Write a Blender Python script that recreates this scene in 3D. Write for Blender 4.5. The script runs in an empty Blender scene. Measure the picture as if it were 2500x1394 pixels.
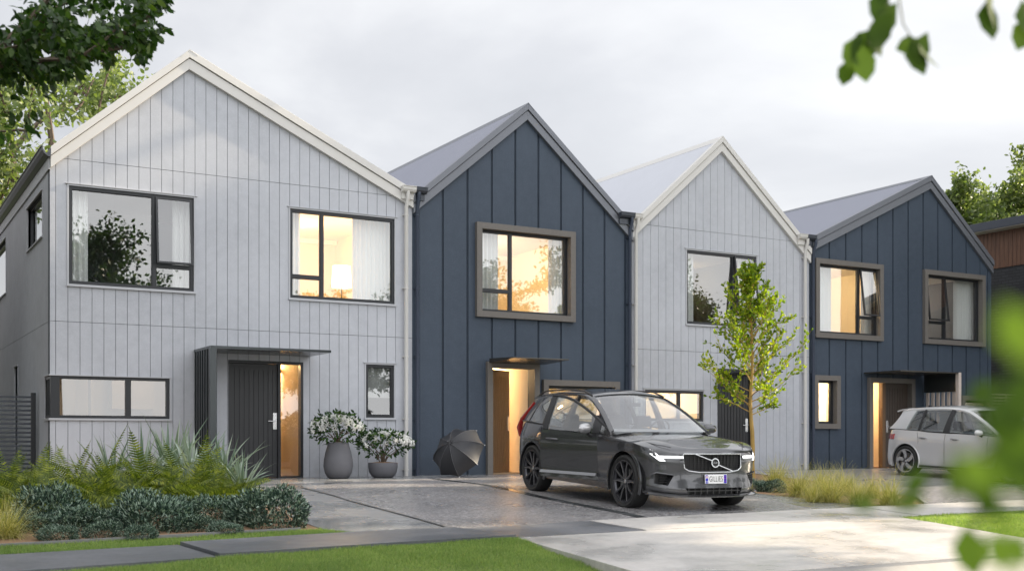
import bpy, bmesh, math, random
import numpy as np
from mathutils import Vector, Matrix
R = math.radians
random.seed(7)
rng = np.random.default_rng(7)
scn = bpy.context.scene
col = scn.collection
# ---------------------------------------------------------------- camera model
CD, CH = 20.5, 0.67                      # distance of the camera to the row of facades, height
TH = math.atan2(1625, 2842); cT, sT = math.cos(TH), math.sin(TH)
F_, CX, YH = 2842.0, 1250.0, 1076.0
def wx(px, Y=0.0):
    u = (px-CX)/F_
    return (Y+CD)*(u*cT+sT)/(cT-u*sT)
def wz(px, py, Y=0.0):
    u = (px-CX)/F_
    return CH+(YH-py)*((Y+CD)/(cT-u*sT))/F_
PROF = [(60, 0.0), (-1.3, 0.0), (-3.2, -0.05), (-5.06, -0.10), (-7.9, -0.222), (-9.4, -0.27), (-10.7, -0.30), (-14.5, -0.42), (-60, -0.42)]
def gz(Y):
    for (a, za), (b, zb) in zip(PROF, PROF[1:]):
        if Y >= b: 
            return za+(zb-za)*(a-Y)/(a-b) if a != b else za
    return PROF[-1][1]
def gp(px, py):                          # photo point on the ground -> (X, Y)
    lo, hi = -19.5, 3.0
    for _ in range(40):
        m = (lo+hi)/2
        if wz(px, py, m) > gz(m): lo = m
        else: hi = m
    return wx(px, m), m
# ---------------------------------------------------------------- helpers
def tag(o, label=None, cat=None, group=None, kind=None):
    if label: o['label'] = label
    if cat: o['category'] = cat
    if group: o['group'] = group
    if kind: o['kind'] = kind
    return o
def empty(name, loc=(0, 0, 0), rot=(0, 0, 0)):
    o = bpy.data.objects.new(name, None); col.objects.link(o)
    o.location = loc; o.rotation_euler = rot; o.empty_display_size = .2
    return o
def copy_tree(o, parent=None):
    c = o.copy(); col.objects.link(c); c.parent = parent
    for ch in list(o.children): copy_tree(ch, c)
    return c
class MB:
    def __init__(s): s.v = []; s.f = []; s.m = []; s.cur = 0
    def add(s, vs, fs, mi=None):
        n = len(s.v); s.v += [tuple(v) for v in vs]
        for f in fs: s.f.append(tuple(i+n for i in f)); s.m.append(s.cur if mi is None else mi)
    def box(s, x0, x1, y0, y1, z0, z1, mi=None):
        if x1 < x0: x0, x1 = x1, x0
        if y1 < y0: y0, y1 = y1, y0
        if z1 < z0: z0, z1 = z1, z0
        s.add([(x0,y0,z0),(x1,y0,z0),(x1,y1,z0),(x0,y1,z0),(x0,y0,z1),(x1,y0,z1),(x1,y1,z1),(x0,y1,z1)],
              [(0,3,2,1),(4,5,6,7),(0,1,5,4),(1,2,6,5),(2,3,7,6),(3,0,4,7)], mi)
    def hexa(s, p, mi=None):             # 8 corners, bottom ring then top ring
        s.add(p, [(0,3,2,1),(4,5,6,7),(0,1,5,4),(1,2,6,5),(2,3,7,6),(3,0,4,7)], mi)
    def prism(s, poly, a, b, ax='y', mi=None):   # polygon in the plane normal to ax, extruded from a to b
        n = len(poly)
        def mk(p, t):
            return (p[0], t, p[1]) if ax == 'y' else ((t, p[0], p[1]) if ax == 'x' else (p[0], p[1], t))
        vs = [mk(p, a) for p in poly]+[mk(p, b) for p in poly]
        s.add(vs, [tuple(range(n)), tuple(range(2*n-1, n-1, -1))]+[(i, i+n, (i+1) % n+n, (i+1) % n) for i in range(n)], mi)
    def tube(s, pts, r, seg=8, cap=True, mi=None):
        pts = [Vector(p) for p in pts]; n = len(pts)
        rs = r if isinstance(r, (list, tuple)) else [r]*n
        base = len(s.v); up = Vector((0, 0, 1)); pa = None
        for i, p in enumerate(pts):
            d = (pts[min(i+1, n-1)]-pts[max(i-1, 0)])
            if d.length < 1e-9: d = Vector((0, 0, 1))
            d.normalize()
            if pa is None:
                a = d.cross(up if abs(d.z) < .95 else Vector((1, 0, 0))).normalized()
            else:
                a = (pa-d*pa.dot(d)); a = a.normalized() if a.length > 1e-6 else d.orthogonal().normalized()
            pa = a; b = d.cross(a)
            for k in range(seg):
                t = 2*math.pi*k/seg
                s.v.append(tuple(p+(a*math.cos(t)+b*math.sin(t))*rs[i]))
        mm = s.cur if mi is None else mi
        for i in range(n-1):
            for k in range(seg):
                k2 = (k+1) % seg
                s.f.append((base+i*seg+k, base+i*seg+k2, base+(i+1)*seg+k2, base+(i+1)*seg+k)); s.m.append(mm)
        if cap:
            s.f.append(tuple(base+k for k in range(seg))[::-1]); s.m.append(mm)
            s.f.append(tuple(base+(n-1)*seg+k for k in range(seg))); s.m.append(mm)
    def lathe(s, prof, seg=32, c=(0, 0, 0), ax='z', closed=False, mi=None):   # prof: (radius, height)
        base = len(s.v); n = len(prof); mm = s.cur if mi is None else mi
        for (r, h) in prof:
            for k in range(seg):
                t = 2*math.pi*k/seg; x, y = r*math.cos(t), r*math.sin(t)
                s.v.append((c[0]+x, c[1]+y, c[2]+h) if ax == 'z' else (c[0]+x, c[1]+h, c[2]+y))
        for i in range(n if closed else n-1):
            j = (i+1) % n
            for k in range(seg):
                k2 = (k+1) % seg
                s.f.append((base+i*seg+k, base+i*seg+k2, base+j*seg+k2, base+j*seg+k)); s.m.append(mm)
    def grid(s, P, mi=None, flip=False):
        n = len(P); m = len(P[0]); base = len(s.v)
        for row in P: s.v += [tuple(p) for p in row]
        mm = s.cur if mi is None else mi
        for i in range(n-1):
            for j in range(m-1):
                q = (base+i*m+j, base+i*m+j+1, base+(i+1)*m+j+1, base+(i+1)*m+j)
                s.f.append(q[::-1] if flip else q); s.m.append(mm)
    def sheet(s, P, th, mi=None, c=None):        # grid with thickness th along its normals
        P = [[Vector(p) for p in row] for row in P]; n = len(P); m = len(P[0]); Q = []
        if c is not None:                # make the thickness grow towards the inner point c
            i, j = n//2, m//2; i = max(1, min(i, n-1)); j = max(1, min(j, m-1))
            nn = (P[i][j]-P[i-1][j]).cross(P[i][j]-P[i][j-1])
            if nn.dot(P[i][j]-Vector(c)) < 0: th = -th
        for i in range(n):
            row = []
            for j in range(m):
                a = P[min(i+1, n-1)][j]-P[max(i-1, 0)][j]; b = P[i][min(j+1, m-1)]-P[i][max(j-1, 0)]
                nn = a.cross(b); nn = nn.normalized() if nn.length > 1e-9 else Vector((0, 0, 1))
                row.append(P[i][j]-nn*th)
            Q.append(row)
        s.grid(P, mi); s.grid(Q, mi, True)
        s.grid([P[0], Q[0]], mi, True); s.grid([P[-1], Q[-1]], mi)
        s.grid([[r[0] for r in P], [r[0] for r in Q]], mi); s.grid([[r[-1] for r in P], [r[-1] for r in Q]], mi, True)
    def build(s, name, mat, parent=None, smooth=False, autos=None, bevel=0, loc=None):
        me = bpy.data.meshes.new(name); me.from_pydata(s.v, [], s.f)
        mats = mat if isinstance(mat, (list, tuple)) else [mat]
        for m in mats: me.materials.append(m)
        if len(mats) > 1: me.polygons.foreach_set('material_index', s.m)
        bm = bmesh.new(); bm.from_mesh(me)
        if smooth: bmesh.ops.remove_doubles(bm, verts=bm.verts, dist=1e-5)
        bmesh.ops.recalc_face_normals(bm, faces=bm.faces)
        if bevel:
            es = [e for e in bm.edges if len(e.link_faces) == 2 and e.calc_face_angle(0) > .6]
            bmesh.ops.bevel(bm, geom=es, offset=bevel, segments=2, profile=.5, affect='EDGES', clamp_overlap=True)
        if smooth:
            for f in bm.faces: f.smooth = True
            for e in bm.edges:
                if len(e.link_faces) == 2 and e.calc_face_angle(0) > R(autos or 35): e.smooth = False
        bm.to_mesh(me); bm.free(); me.update()
        o = bpy.data.objects.new(name, me); col.objects.link(o); o.parent = parent
        if loc: o.location = loc
        return o
def npmesh(name, V, Fc, mat, parent=None, k=None, mi=None):
    """numpy mesh, all faces of k corners"""
    V = np.asarray(V, dtype=np.float32).reshape(-1, 3); Fc = np.asarray(Fc, dtype=np.int32); k = Fc.shape[1]
    me = bpy.data.meshes.new(name); me.vertices.add(len(V)); me.vertices.foreach_set('co', V.ravel())
    me.loops.add(Fc.size); me.loops.foreach_set('vertex_index', Fc.ravel())
    me.polygons.add(len(Fc)); me.polygons.foreach_set('loop_start', np.arange(0, Fc.size, k, dtype=np.int32))
    for m in (mat if isinstance(mat, (list, tuple)) else [mat]): me.materials.append(m)
    if mi is not None: me.polygons.foreach_set('material_index', np.asarray(mi, dtype=np.int32))
    me.update(calc_edges=True); me.validate()
    o = bpy.data.objects.new(name, me); col.objects.link(o); o.parent = parent
    return o
def boolean(o, cutters, op='DIFFERENCE'):
    for c in cutters:
        md = o.modifiers.new('b', 'BOOLEAN'); md.object = c; md.operation = op; md.solver = 'EXACT'
    bpy.context.view_layer.update()
    dg = bpy.context.evaluated_depsgraph_get(); me = bpy.data.meshes.new_from_object(o.evaluated_get(dg))
    o.modifiers.clear(); old = o.data; o.data = me; bpy.data.meshes.remove(old)
    for c in cutters:
        m = c.data; bpy.data.objects.remove(c); bpy.data.meshes.remove(m)
def text_mesh(name, s, size, mat, parent, M, depth=.002, align='CENTER', sx=1.0, spacing=1.0, bold=0):
    cu = bpy.data.curves.new(name, 'FONT'); cu.body = s; cu.size = size; cu.align_x = align; cu.align_y = 'CENTER'; cu.extrude = depth
    cu.space_character = spacing; cu.offset = bold
    t = bpy.data.objects.new(name, cu); col.objects.link(t); bpy.context.view_layer.update()
    dg = bpy.context.evaluated_depsgraph_get(); me = bpy.data.meshes.new_from_object(t.evaluated_get(dg))
    bpy.data.objects.remove(t); me.materials.clear(); me.materials.append(mat)
    me.transform(M @ Matrix.Diagonal((sx, 1, 1, 1)))
    o = bpy.data.objects.new(name, me); col.objects.link(o); o.parent = parent
    return o
# ---------------------------------------------------------------- materials
class N:
    def __init__(s, name):
        s.m = bpy.data.materials.new(name); s.m.use_nodes = True; s.t = s.m.node_tree
        s.b = s.t.nodes['Principled BSDF']; s.out = s.t.nodes['Material Output']
    def n(s, t, **kw):
        x = s.t.nodes.new(t)
        for k, v in kw.items():
            if k in x.inputs: x.inputs[k].default_value = v
            else: setattr(x, k, v)
        return x
    def l(s, a, b): s.t.links.new(a, b)
    def coord(s, scale=(1, 1, 1), kind='Object', rot=(0, 0, 0)):
        c = s.n('ShaderNodeTexCoord'); m = s.n('ShaderNodeMapping'); m.inputs['Scale'].default_value = scale; m.inputs['Rotation'].default_value = rot
        s.l(c.outputs[kind], m.inputs['Vector']); return m.outputs[0]
    def noise(s, vec, scale, detail=4, rough=.55):
        x = s.n('ShaderNodeTexNoise'); x.inputs['Scale'].default_value = scale; x.inputs['Detail'].default_value = detail; x.inputs['Roughness'].default_value = rough
        s.l(vec, x.inputs['Vector']); return x.outputs['Fac']
    def ramp(s, fac, stops, interp='LINEAR'):
        x = s.n('ShaderNodeValToRGB'); x.color_ramp.interpolation = interp
        el = x.color_ramp.elements
        while len(el) < len(stops): el.new(.5)
        for e, (p, c) in zip(el, stops): e.position = p; e.color = (c[0], c[1], c[2], 1) if isinstance(c, (tuple, list)) else (c, c, c, 1)
        s.l(fac, x.inputs[0]); return x.outputs[0]
    def mix(s, fac, a, b, mode='MIX'):
        x = s.n('ShaderNodeMix', data_type='RGBA', blend_type=mode)
        for sock, v in ((x.inputs[0], fac), (x.inputs[6], a), (x.inputs[7], b)):
            if isinstance(v, (int, float)): sock.default_value = v
            elif isinstance(v, (tuple, list)): sock.default_value = (v[0], v[1], v[2], 1)
            else: s.l(v, sock)
        return x.outputs[2]
    def bump(s, h, strength=.3, dist=.01):
        x = s.n('ShaderNodeBump'); x.inputs['Strength'].default_value = strength; x.inputs['Distance'].default_value = dist
        s.l(h, x.inputs['Height']); s.l(x.outputs[0], s.b.inputs['Normal']); return x
def mat(name, c, rough=.6, metal=0, var=.12, vs=3.0, bump=0, bs=60, coat=0, spec=.5, rvar=0, alpha=None):
    k = N(name); v = k.coord(); nz = k.noise(v, vs)
    k.l(k.mix(nz, tuple(x*(1-var) for x in c), tuple(min(1, x*(1+var)) for x in c)), k.b.inputs['Base Color'])
    k.b.inputs['Roughness'].default_value = rough; k.b.inputs['Metallic'].default_value = metal
    k.b.inputs['Coat Weight'].default_value = coat; k.b.inputs['Coat Roughness'].default_value = .04
    k.b.inputs['Specular IOR Level'].default_value = spec
    if rvar:
        k.l(k.ramp(k.noise(v, vs*1.7), [(.3, max(0, rough-rvar)), (.7, min(1, rough+rvar))]), k.b.inputs['Roughness'])
    if bump: k.bump(k.noise(v, bs, 3), bump, .004)
    return k.m
def emis(name, c, e):
    k = N(name); k.b.inputs['Base Color'].default_value = (*c, 1); k.b.inputs['Emission Color'].default_value = (*c, 1); k.b.inputs['Emission Strength'].default_value = e
    return k.m
def leafmat(name, stops, rough=.45, trans=.35, spec=.5, scale=None):
    k = N(name); g = k.n('ShaderNodeNewGeometry'); c = k.ramp(g.outputs['Random Per Island'], stops)
    v = k.coord(); c = k.mix(k.ramp(k.noise(v, 1.2, 2), [(.35, 0), (.65, 1)]), c, k.mix(1, c, (.72, .78, .75), 'MULTIPLY'))
    k.l(c, k.b.inputs['Base Color']); k.b.inputs['Roughness'].default_value = rough; k.b.inputs['Specular IOR Level'].default_value = spec
    tr = k.n('ShaderNodeBsdfTranslucent'); k.l(k.mix(1, c, (1.25, 1.35, .6), 'MULTIPLY'), tr.inputs['Color'])
    mx = k.n('ShaderNodeMixShader'); mx.inputs[0].default_value = trans
    k.l(k.b.outputs[0], mx.inputs[1]); k.l(tr.outputs[0], mx.inputs[2]); k.l(mx.outputs[0], k.out.inputs[0])
    return k.m
def glassmat(name, tint=(1, 1, 1), base=.10, ior=1.5, rough=0.0):
    k = N(name); k.t.nodes.remove(k.b)
    tr = k.n('ShaderNodeBsdfTransparent'); tr.inputs[0].default_value = (*tint, 1)
    gl = k.n('ShaderNodeBsdfGlossy'); gl.inputs['Roughness'].default_value = rough; gl.inputs['Color'].default_value = (1, 1, 1, 1)
    lw = k.n('ShaderNodeLayerWeight'); lw.inputs['Blend'].default_value = .5
    pw = k.n('ShaderNodeMath', operation='POWER'); k.l(lw.outputs['Facing'], pw.inputs[0]); pw.inputs[1].default_value = 4
    ma0 = k.n('ShaderNodeMath', operation='MULTIPLY_ADD'); ma0.inputs[1].default_value = 1-base; ma0.inputs[2].default_value = base; k.l(pw.outputs[0], ma0.inputs[0])
    ge = k.n('ShaderNodeNewGeometry'); iv = k.n('ShaderNodeMath', operation='SUBTRACT'); iv.inputs[0].default_value = 1; k.l(ge.outputs['Backfacing'], iv.inputs[1])
    ma = k.n('ShaderNodeMath', operation='MULTIPLY'); k.l(ma0.outputs[0], ma.inputs[0]); k.l(iv.outputs[0], ma.inputs[1])
    mx = k.n('ShaderNodeMixShader'); k.l(ma.outputs[0], mx.inputs[0])
    k.l(tr.outputs[0], mx.inputs[1]); k.l(gl.outputs[0], mx.inputs[2]); k.l(mx.outputs[0], k.out.inputs[0])
    return k.m
M = {}
def cladmat(name, a, b, sc):
    k = N(name); v = k.coord(); big = k.noise(v, .5, 3); fine = k.noise(v, sc, 6, .7); mid = k.noise(v, 6, 5, .65)
    c = k.mix(k.ramp(fine, [(.3, 0), (.7, 1)]), a, b)
    c = k.mix(k.ramp(mid, [(.32, 0), (.7, .6)]), c, tuple(x*.84 for x in a))
    c = k.mix(k.ramp(big, [(.3, 0), (.7, .45)]), c, tuple(min(1, x*1.18) for x in b))
    cc = k.n('ShaderNodeTexCoord'); sp = k.n('ShaderNodeSeparateXYZ'); k.l(cc.outputs['Object'], sp.inputs[0])   # splash dirt near the ground, drip streaks
    mr = k.n('ShaderNodeMapRange'); k.l(sp.outputs['Z'], mr.inputs['Value']); mr.inputs['From Min'].default_value = 0; mr.inputs['From Max'].default_value = .45; mr.inputs['To Min'].default_value = .8; mr.inputs['To Max'].default_value = 0
    dn = k.n('ShaderNodeMath', operation='MULTIPLY'); k.l(mr.outputs[0], dn.inputs[0]); k.l(mid, dn.inputs[1]); c = k.mix(dn.outputs[0], c, tuple(x*.62+.01 for x in a))
    vst = k.coord((9, 1, .35)); st_ = k.ramp(k.noise(vst, 1.6, 5, .6), [(.55, 0), (.8, .22)]); c = k.mix(st_, c, tuple(x*.84 for x in a))
    k.l(c, k.b.inputs['Base Color']); k.b.inputs['Roughness'].default_value = .62; k.bump(fine, .25, .004)
    return k.m
M['light'] = cladmat('pale_grey_fibre_cement', (.42, .436, .478), (.515, .53, .57), 45)
M['blue'] = cladmat('dark_blue_fibre_cement', (.029, .045, .071), (.056, .077, .110), 40)
M['groove_l'] = mat('grey_joint', (.13, .14, .165), .8)
M['groove_d'] = mat('navy_joint', (.012, .018, .032), .5)
M['cream'] = mat('cream_painted_metal', (.64, .625, .60), .5, 0, .04)
M['charcoal_metal'] = mat('charcoal_roof_metal', (.155, .165, .19), .42, .25, .05, spec=.6)
M['dark_metal'] = mat('dark_gutter_metal', (.045, .052, .068), .32, .2, .05)
M['roof_d'] = mat('charcoal_corrugated_metal', (.23, .24, .29), .4, .3, .05)
M['roof_l'] = mat('white_corrugated_metal', (.50, .515, .56), .42, .1, .04)
M['black_frame'] = mat('black_window_frame', (.022, .024, .028), .35, .1, .05)
M['bronze'] = mat('bronze_grey_render', (.155, .142, .13), .62, .1, .15, 20, .3, 90)
M['bronze_dk'] = mat('bronze_reveal', (.05, .042, .038), .6)
M['door_blk'] = mat('black_door_paint', (.028, .029, .032), .42, 0, .1, 4, .1, 200)
M['door_brown'] = mat('bronze_door_paint', (.15, .085, .04), .5, 0, .1, 4)
M['door_dkbrown'] = mat('dark_brown_door_paint', (.06, .045, .036), .5, 0, .1, 4)
M['steel'] = mat('brushed_steel', (.75, .75, .76), .25, 1, .02)
M['glass'] = glassmat('window_glass', (.93, .95, .95), .20)
M['canopy'] = mat('charcoal_canopy_metal', (.055, .062, .065), .22, .55, .05)
M['room'] = mat('cream_room_paint', (.74, .66, .54), .8, 0, .03)
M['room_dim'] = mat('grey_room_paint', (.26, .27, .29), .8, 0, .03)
M['ceil'] = mat('white_ceiling_paint', (.82, .80, .77), .8, 0, .02)
M['floorb'] = mat('oak_floor', (.35, .22, .12), .5, 0, .1)
M['curtain'] = mat('white_curtain_fabric', (.80, .78, .76), .85, 0, .03)
M['pipe_l'] = M['cream']; M['pipe_d'] = mat('navy_pipe_paint', (.040, .052, .082), .4, 0, .05)
# ================================================================ HOUSES
def corrugated(mb, e0, r0, y0, y1, amp=.014, pitch=.09):
    """corrugated sheet from eave line point e0=(x,z) to ridge r0=(x,z), between y0 and y1"""
    n = int((y1-y0)/pitch*6); L = math.hypot(r0[0]-e0[0], r0[1]-e0[1])
    nx, nz = -(r0[1]-e0[1])/L, (r0[0]-e0[0])/L
    if nz < 0: nx, nz = -nx, -nz
    rows = [[], []]; low = [[], []]
    for i in range(n+1):
        y = y0+(y1-y0)*i/n; o = amp*math.sin(2*math.pi*(y-y0)/pitch)
        for r_, q in ((0, e0), (1, r0)):
            rows[r_].append((q[0]+nx*(o+amp), y, q[1]+nz*(o+amp)))
    mb.grid(rows)
    # underside
    mb.add([(e0[0]-nx*.05, y0, e0[1]-nz*.05), (r0[0]-nx*.05, y0, r0[1]-nz*.05), (r0[0]-nx*.05, y1, r0[1]-nz*.05), (e0[0]-nx*.05, y1, e0[1]-nz*.05)], [(0, 1, 2, 3)])
    for y in (y0, y1):
        mb.add([(e0[0], y, e0[1]+.01), (r0[0], y, r0[1]+.01), (r0[0]-nx*.05, y, r0[1]-nz*.05), (e0[0]-nx*.05, y, e0[1]-nz*.05)], [(0, 1, 2, 3)])
DEPTH = 10.5
def build_house(name, label, X0, X1, Xa, zL, zR, zA, style, holes, grp='row of four gabled terrace houses', gl=None, board0=None, pitch=.1955, battens=None, sidehole=None):
    """walls (with real openings), roof, barge boards; zL, zR, zA = roof line at left end, right end, apex"""
    root = empty(name, (0, 0, 0)); tag(root, label, 'house', grp)
    def top(x): return (zL+(zA-zL)*(x-X0)/(Xa-X0)) if x <= Xa else (zR+(zA-zR)*(X1-x)/(X1-Xa))
    def subtract(z0, ztop, a, b):
        iv = [(z0, ztop)]
        for (hx0, hx1, hz0, hz1) in holes:
            if b > hx0+1e-4 and a < hx1-1e-4:
                nv = []
                for (p, q) in iv:
                    if hz1 <= p or hz0 >= q: nv.append((p, q)); continue
                    if p < hz0: nv.append((p, hz0))
                    if q > hz1: nv.append((hz1, q))
                iv = nv
        return iv
    def strip(mb, a, b, y0, y1, mi=None, cuts=(), zb=-.02):
        ta, tb = top(a)-.06, top(b)-.06
        for (p, q) in subtract(zb, 99, a, b):
            segs = []; cur = p
            for c in sorted(cuts):
                if cur < c < min(q, min(ta, tb)): segs.append((cur, c-.004)); cur = c+.004
            segs.append((cur, q))
            for (s0, s1) in segs:
                if s1 > 50:
                    if s0 >= min(ta, tb): 
                        if s0 >= max(ta, tb)-.02: continue
                        s0 = min(ta, tb)-.001
                    mb.hexa([(a,y0,s0),(b,y0,s0),(b,y1,s0),(a,y1,s0),(a,y0,ta),(b,y0,tb),(b,y1,tb),(a,y1,ta)], mi)
                else: mb.box(a, b, y0, y1, s0, s1, mi)
    # backing wall, broken at openings and apex
    xs = sorted({X0, X1, Xa, *[h[0] for h in holes], *[h[1] for h in holes]})
    mb = MB()
    for a, b in zip(xs, xs[1:]): strip(mb, a, b, .016 if style == 'light' else .028, .22, 1)
    gaps = []
    if style == 'light':
        g = 0.0085; edges = []; x = board0
        while x > X0+.02: x -= pitch
        edges = [X0]; x += pitch
        while x < X1-.015: edges.append(x); x += pitch
        edges.append(X1)
        cuts = (2.655, 5.36)
        for a, b in zip(edges, edges[1:]):
            sub = sorted({a+g/2 if a > X0 else a, b-g/2 if b < X1 else b, *[q for h in holes for q in h[:2] if a < q < b], *([Xa] if a < Xa < b else [])})
            for p, q in zip(sub, sub[1:]):
                if q-p > .003: strip(mb, p, q, 0, .018, 0, cuts)
    else:
        g = .042; edges = [X0]+[x for x in battens if X0+.02 < x < X1-.02]+[X1]
        for a, b in zip(edges, edges[1:]):
            sub = sorted({a+g/2 if a > X0 else a, b-g/2 if b < X1 else b, *[q for h in holes for q in h[:2] if a < q < b], *([Xa] if a < Xa < b else [])})
            for p, q in zip(sub, sub[1:]):
                if q-p > .003: strip(mb, p, q, 0, .03, 0)
        for x in edges[1:-1]:
            strip(mb, x-.004, x+.004, .006, .03, 0)
    # side and rear walls
    zb = -.02
    if sidehole is None:
        mb.box(X0, X0+.12, .221, DEPTH, zb, zL-.09, 0)
    else:
        holes_s = sorted(sidehole)   # (y0,y1,z0,z1) ; boards run along the side wall
        ys = sorted({.221, DEPTH, *[h[0] for h in holes_s], *[h[1] for h in holes_s]})
        for a, b in zip(ys, ys[1:]):
            iv = [(zb, zL-.09)]
            for (h0, h1, q0, q1) in holes_s:
                if b > h0+1e-4 and a < h1-1e-4:
                    nv = []
                    for (p, q) in iv:
                        if q1 <= p or q0 >= q: nv.append((p, q)); continue
                        if p < q0: nv.append((p, q0))
                        if q > q1: nv.append((q1, q))
                    iv = nv
            for (p, q) in iv:
                mb.box(X0+.016, X0+.12, a, b, p, q, 1)
                n = max(1, round((b-a)/.0978)); w = (b-a)/n
                for i in range(n):
                    for (s0, s1) in ([(p, 2.651), (2.659, q)] if p < 2.6 < q else [(p, q)]):
                        mb.box(X0, X0+.018, a+i*w+.0025, a+(i+1)*w-.0025, s0, s1, 0)
    mb.box(X1-.12, X1-.001, .221, DEPTH, zb, zR-.09, 0)
    mb.box(X0+.121, X1-.121, DEPTH-.12, DEPTH, zb, min(zL, zR)-.09, 0)
    mb.prism([(X0+.121, min(zL, zR)-.089), (X1-.121, min(zL, zR)-.089), (Xa, zA-.12)], DEPTH-.12, DEPTH, 'y', 0)
    mb.build('wall', [M['light'], M['groove_l']] if style == 'light' else [M['blue'], M['groove_d']], root)
    # roof
    rm, cm = (M['roof_l'], M['cream']) if style == 'light' else (M['roof_d'], M['charcoal_metal'])
    rb = MB(); Y0 = -.04
    corrugated(rb, (X0, zL), (Xa, zA), Y0+.03, DEPTH+.1); corrugated(rb, (X1, zR), (Xa, zA), Y0+.03, DEPTH+.1)
    roof = rb.build('roof', rm, root, smooth=True)
    rc = MB()
    sl, sr = (zA-zL)/(Xa-X0), (zA-zR)/(X1-Xa)
    rc.prism([(Xa-.14, zA-.14*sl+.035), (Xa, zA+.055), (Xa+.14, zA-.14*sr+.035), (Xa+.14, zA-.14*sr+.022), (Xa, zA+.035), (Xa-.14, zA-.14*sl+.022)], Y0-.07, DEPTH+.12, 'y')
    rc.build('ridge_cap', cm, roof)
    # barge boards: lower board and proud capping
    bb = MB()
    def band(d0, d1, y0, y1, ext=0.0):
        # d measured vertically below the roof line
        a, b = X0-ext, X1+ext
        for (xa, za, xb, zb_) in ((a, zL, Xa, zA), (Xa, zA, b, zR)):
            bb.hexa([(xa, y0, za-d1), (xb, y0, zb_-d1), (xb, y1, zb_-d1), (xa, y1, za-d1),
                     (xa, y0, za-d0), (xb, y0, zb_-d0), (xb, y1, zb_-d0), (xa, y1, za-d0)])
    band(-.055, .085, -.105, -.001); band(.098, .285, -.075, -.001)
    bb.build('barge_board', cm, root, bevel=.004)
    gr = MB()
    a, b = X0, X1
    for (xa, za, xb, zb_) in ((a, zL, Xa, zA), (Xa, zA, b, zR)):
        gr.hexa([(xa, -.05, za-.098), (xb, -.05, zb_-.098), (xb, -.002, zb_-.098), (xa, -.002, za-.098),
                 (xa, -.05, za-.085), (xb, -.05, zb_-.085), (xb, -.002, zb_-.085), (xa, -.002, za-.085)])
    gr.build('barge_shadow_gap', M['groove_l'] if style == 'light' else M['groove_d'], root)
    return root
def pane(mb, x0, x1, z0, z1, y): mb.box(x0, x1, y, y+.008, z0, z1)
def curtain(mb, x0, x1, z0, z1, y, seed=0, amp=.035):
    n = max(6, int((x1-x0)/.012)); r = random.Random(seed); ph = r.random()*6
    P = []
    for z in (z1, (z0+z1)/2, z0):
        P.append([(x0+(x1-x0)*i/n, y+amp*math.sin(ph+2*math.pi*(x1-x0)*i/n/.085+.8*math.sin(i*.13)), z) for i in range(n+1)])
    mb.sheet(P, .004)
def frame_rect(mb, x0, x1, z0, z1, y0, y1, w, wb=None):
    wb = wb or w
    mb.box(x0, x0+w, y0, y1, z0, z1); mb.box(x1-w, x1, y0, y1, z0, z1)
    mb.box(x0+w, x1-w, y0, y1, z1-w, z1); mb.box(x0+w, x1-w, y0, y1, z0, z0+wb)
def sash(house, part, x0, x1, z0, z1, y, ang, fm=None):
    """top-hung sash swung outward by ang"""
    mb = MB(); w = .035; h = z1-z0
    frame_rect(mb, x0, x1, -h, 0, -.02, .02, w)
    s = mb.build('sash', fm or M['black_frame'], part); s.location = (0, y, z1); s.rotation_euler = (-ang, 0, 0)
    g = MB(); g.box(x0+w, x1-w, -.004, .004, -h+w, -w); gg = g.build('pane', M['glass'], part); gg.location = (0, y, z1); gg.rotation_euler = (-ang, 0, 0)
def window(house, X0, X1, Z0, Z1, style='light', mull=(), trans=(), curtains=(), open_=None, y=.05, open_ang=.14):
    """mull: X of mullions; trans: (bay, z); curtains: (x0, x1) ; open_: (bay, z0, z1) top hung sash"""
    mb = MB(); w = .05
    frame_rect(mb, X0, X1, Z0, Z1, y-.03, y+.06, w)
    edges = [X0+w]+[v for m_ in mull for v in (m_-.03, m_+.03)]+[X1-w]
    for m_ in mull: mb.box(m_-.03, m_+.03, y-.028, y+.058, Z0+w, Z1-w)
    bays = [(edges[2*i], edges[2*i+1]) for i in range(len(mull)+1)]
    pn = MB()
    for i, (a, b) in enumerate(bays):
        zc = [Z0+w]
        for (bi, z) in trans:
            if bi == i: mb.box(a, b, y-.026, y+.056, z-.03, z+.03); zc += [z-.03, z+.03]
        zc.append(Z1-w)
        for k in range(0, len(zc), 2):
            if open_ and open_[0] == i and k == len(zc)-2: continue
            # inner bead and glass
            frame_rect(mb, a, b, zc[k], zc[k+1], y-.012, y+.03, .012)
            pane(pn, a+.012, b-.012, zc[k]+.012, zc[k+1]-.012, y+.006)
    wpart = mb.build('window', M['black_frame'], house)
    pn.build('pane', M['glass'], wpart)
    if open_:
        a, b = bays[open_[0]]; zs = [z for (bi, z) in trans if bi == open_[0]]; zb_ = (zs[-1]+.03) if zs else Z0+w
        sash(house, wpart, a-.012, b+.012, zb_-.012, Z1-w+.012, y-.045, open_ang)
    if style == 'light':
        t = MB(); q = .028
        t.box(X0-q, X0-.001, -.016, .06, Z0-q, Z1+q); t.box(X1+.001, X1+q, -.016, .06, Z0-q, Z1+q)
        t.box(X0, X1, -.014, .02, Z1, Z1+q); t.box(X0-q-.03, X1+q+.03, -.03, .02, Z1+q, Z1+q+.012)
        t.box(X0-q-.005, X1+q+.005, -.038, .03, Z0-q-.012, Z0-.001)
        t.build('trim', M['light_trim'], wpart)
    for i, (a, b) in enumerate(curtains):
        c = MB(); curtain(c, a, b, Z0-.25, Z1+.05, y+.22, seed=int(a*100)); c.build('curtain', M['curtain'], wpart, smooth=True, autos=80)
    return wpart
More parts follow.
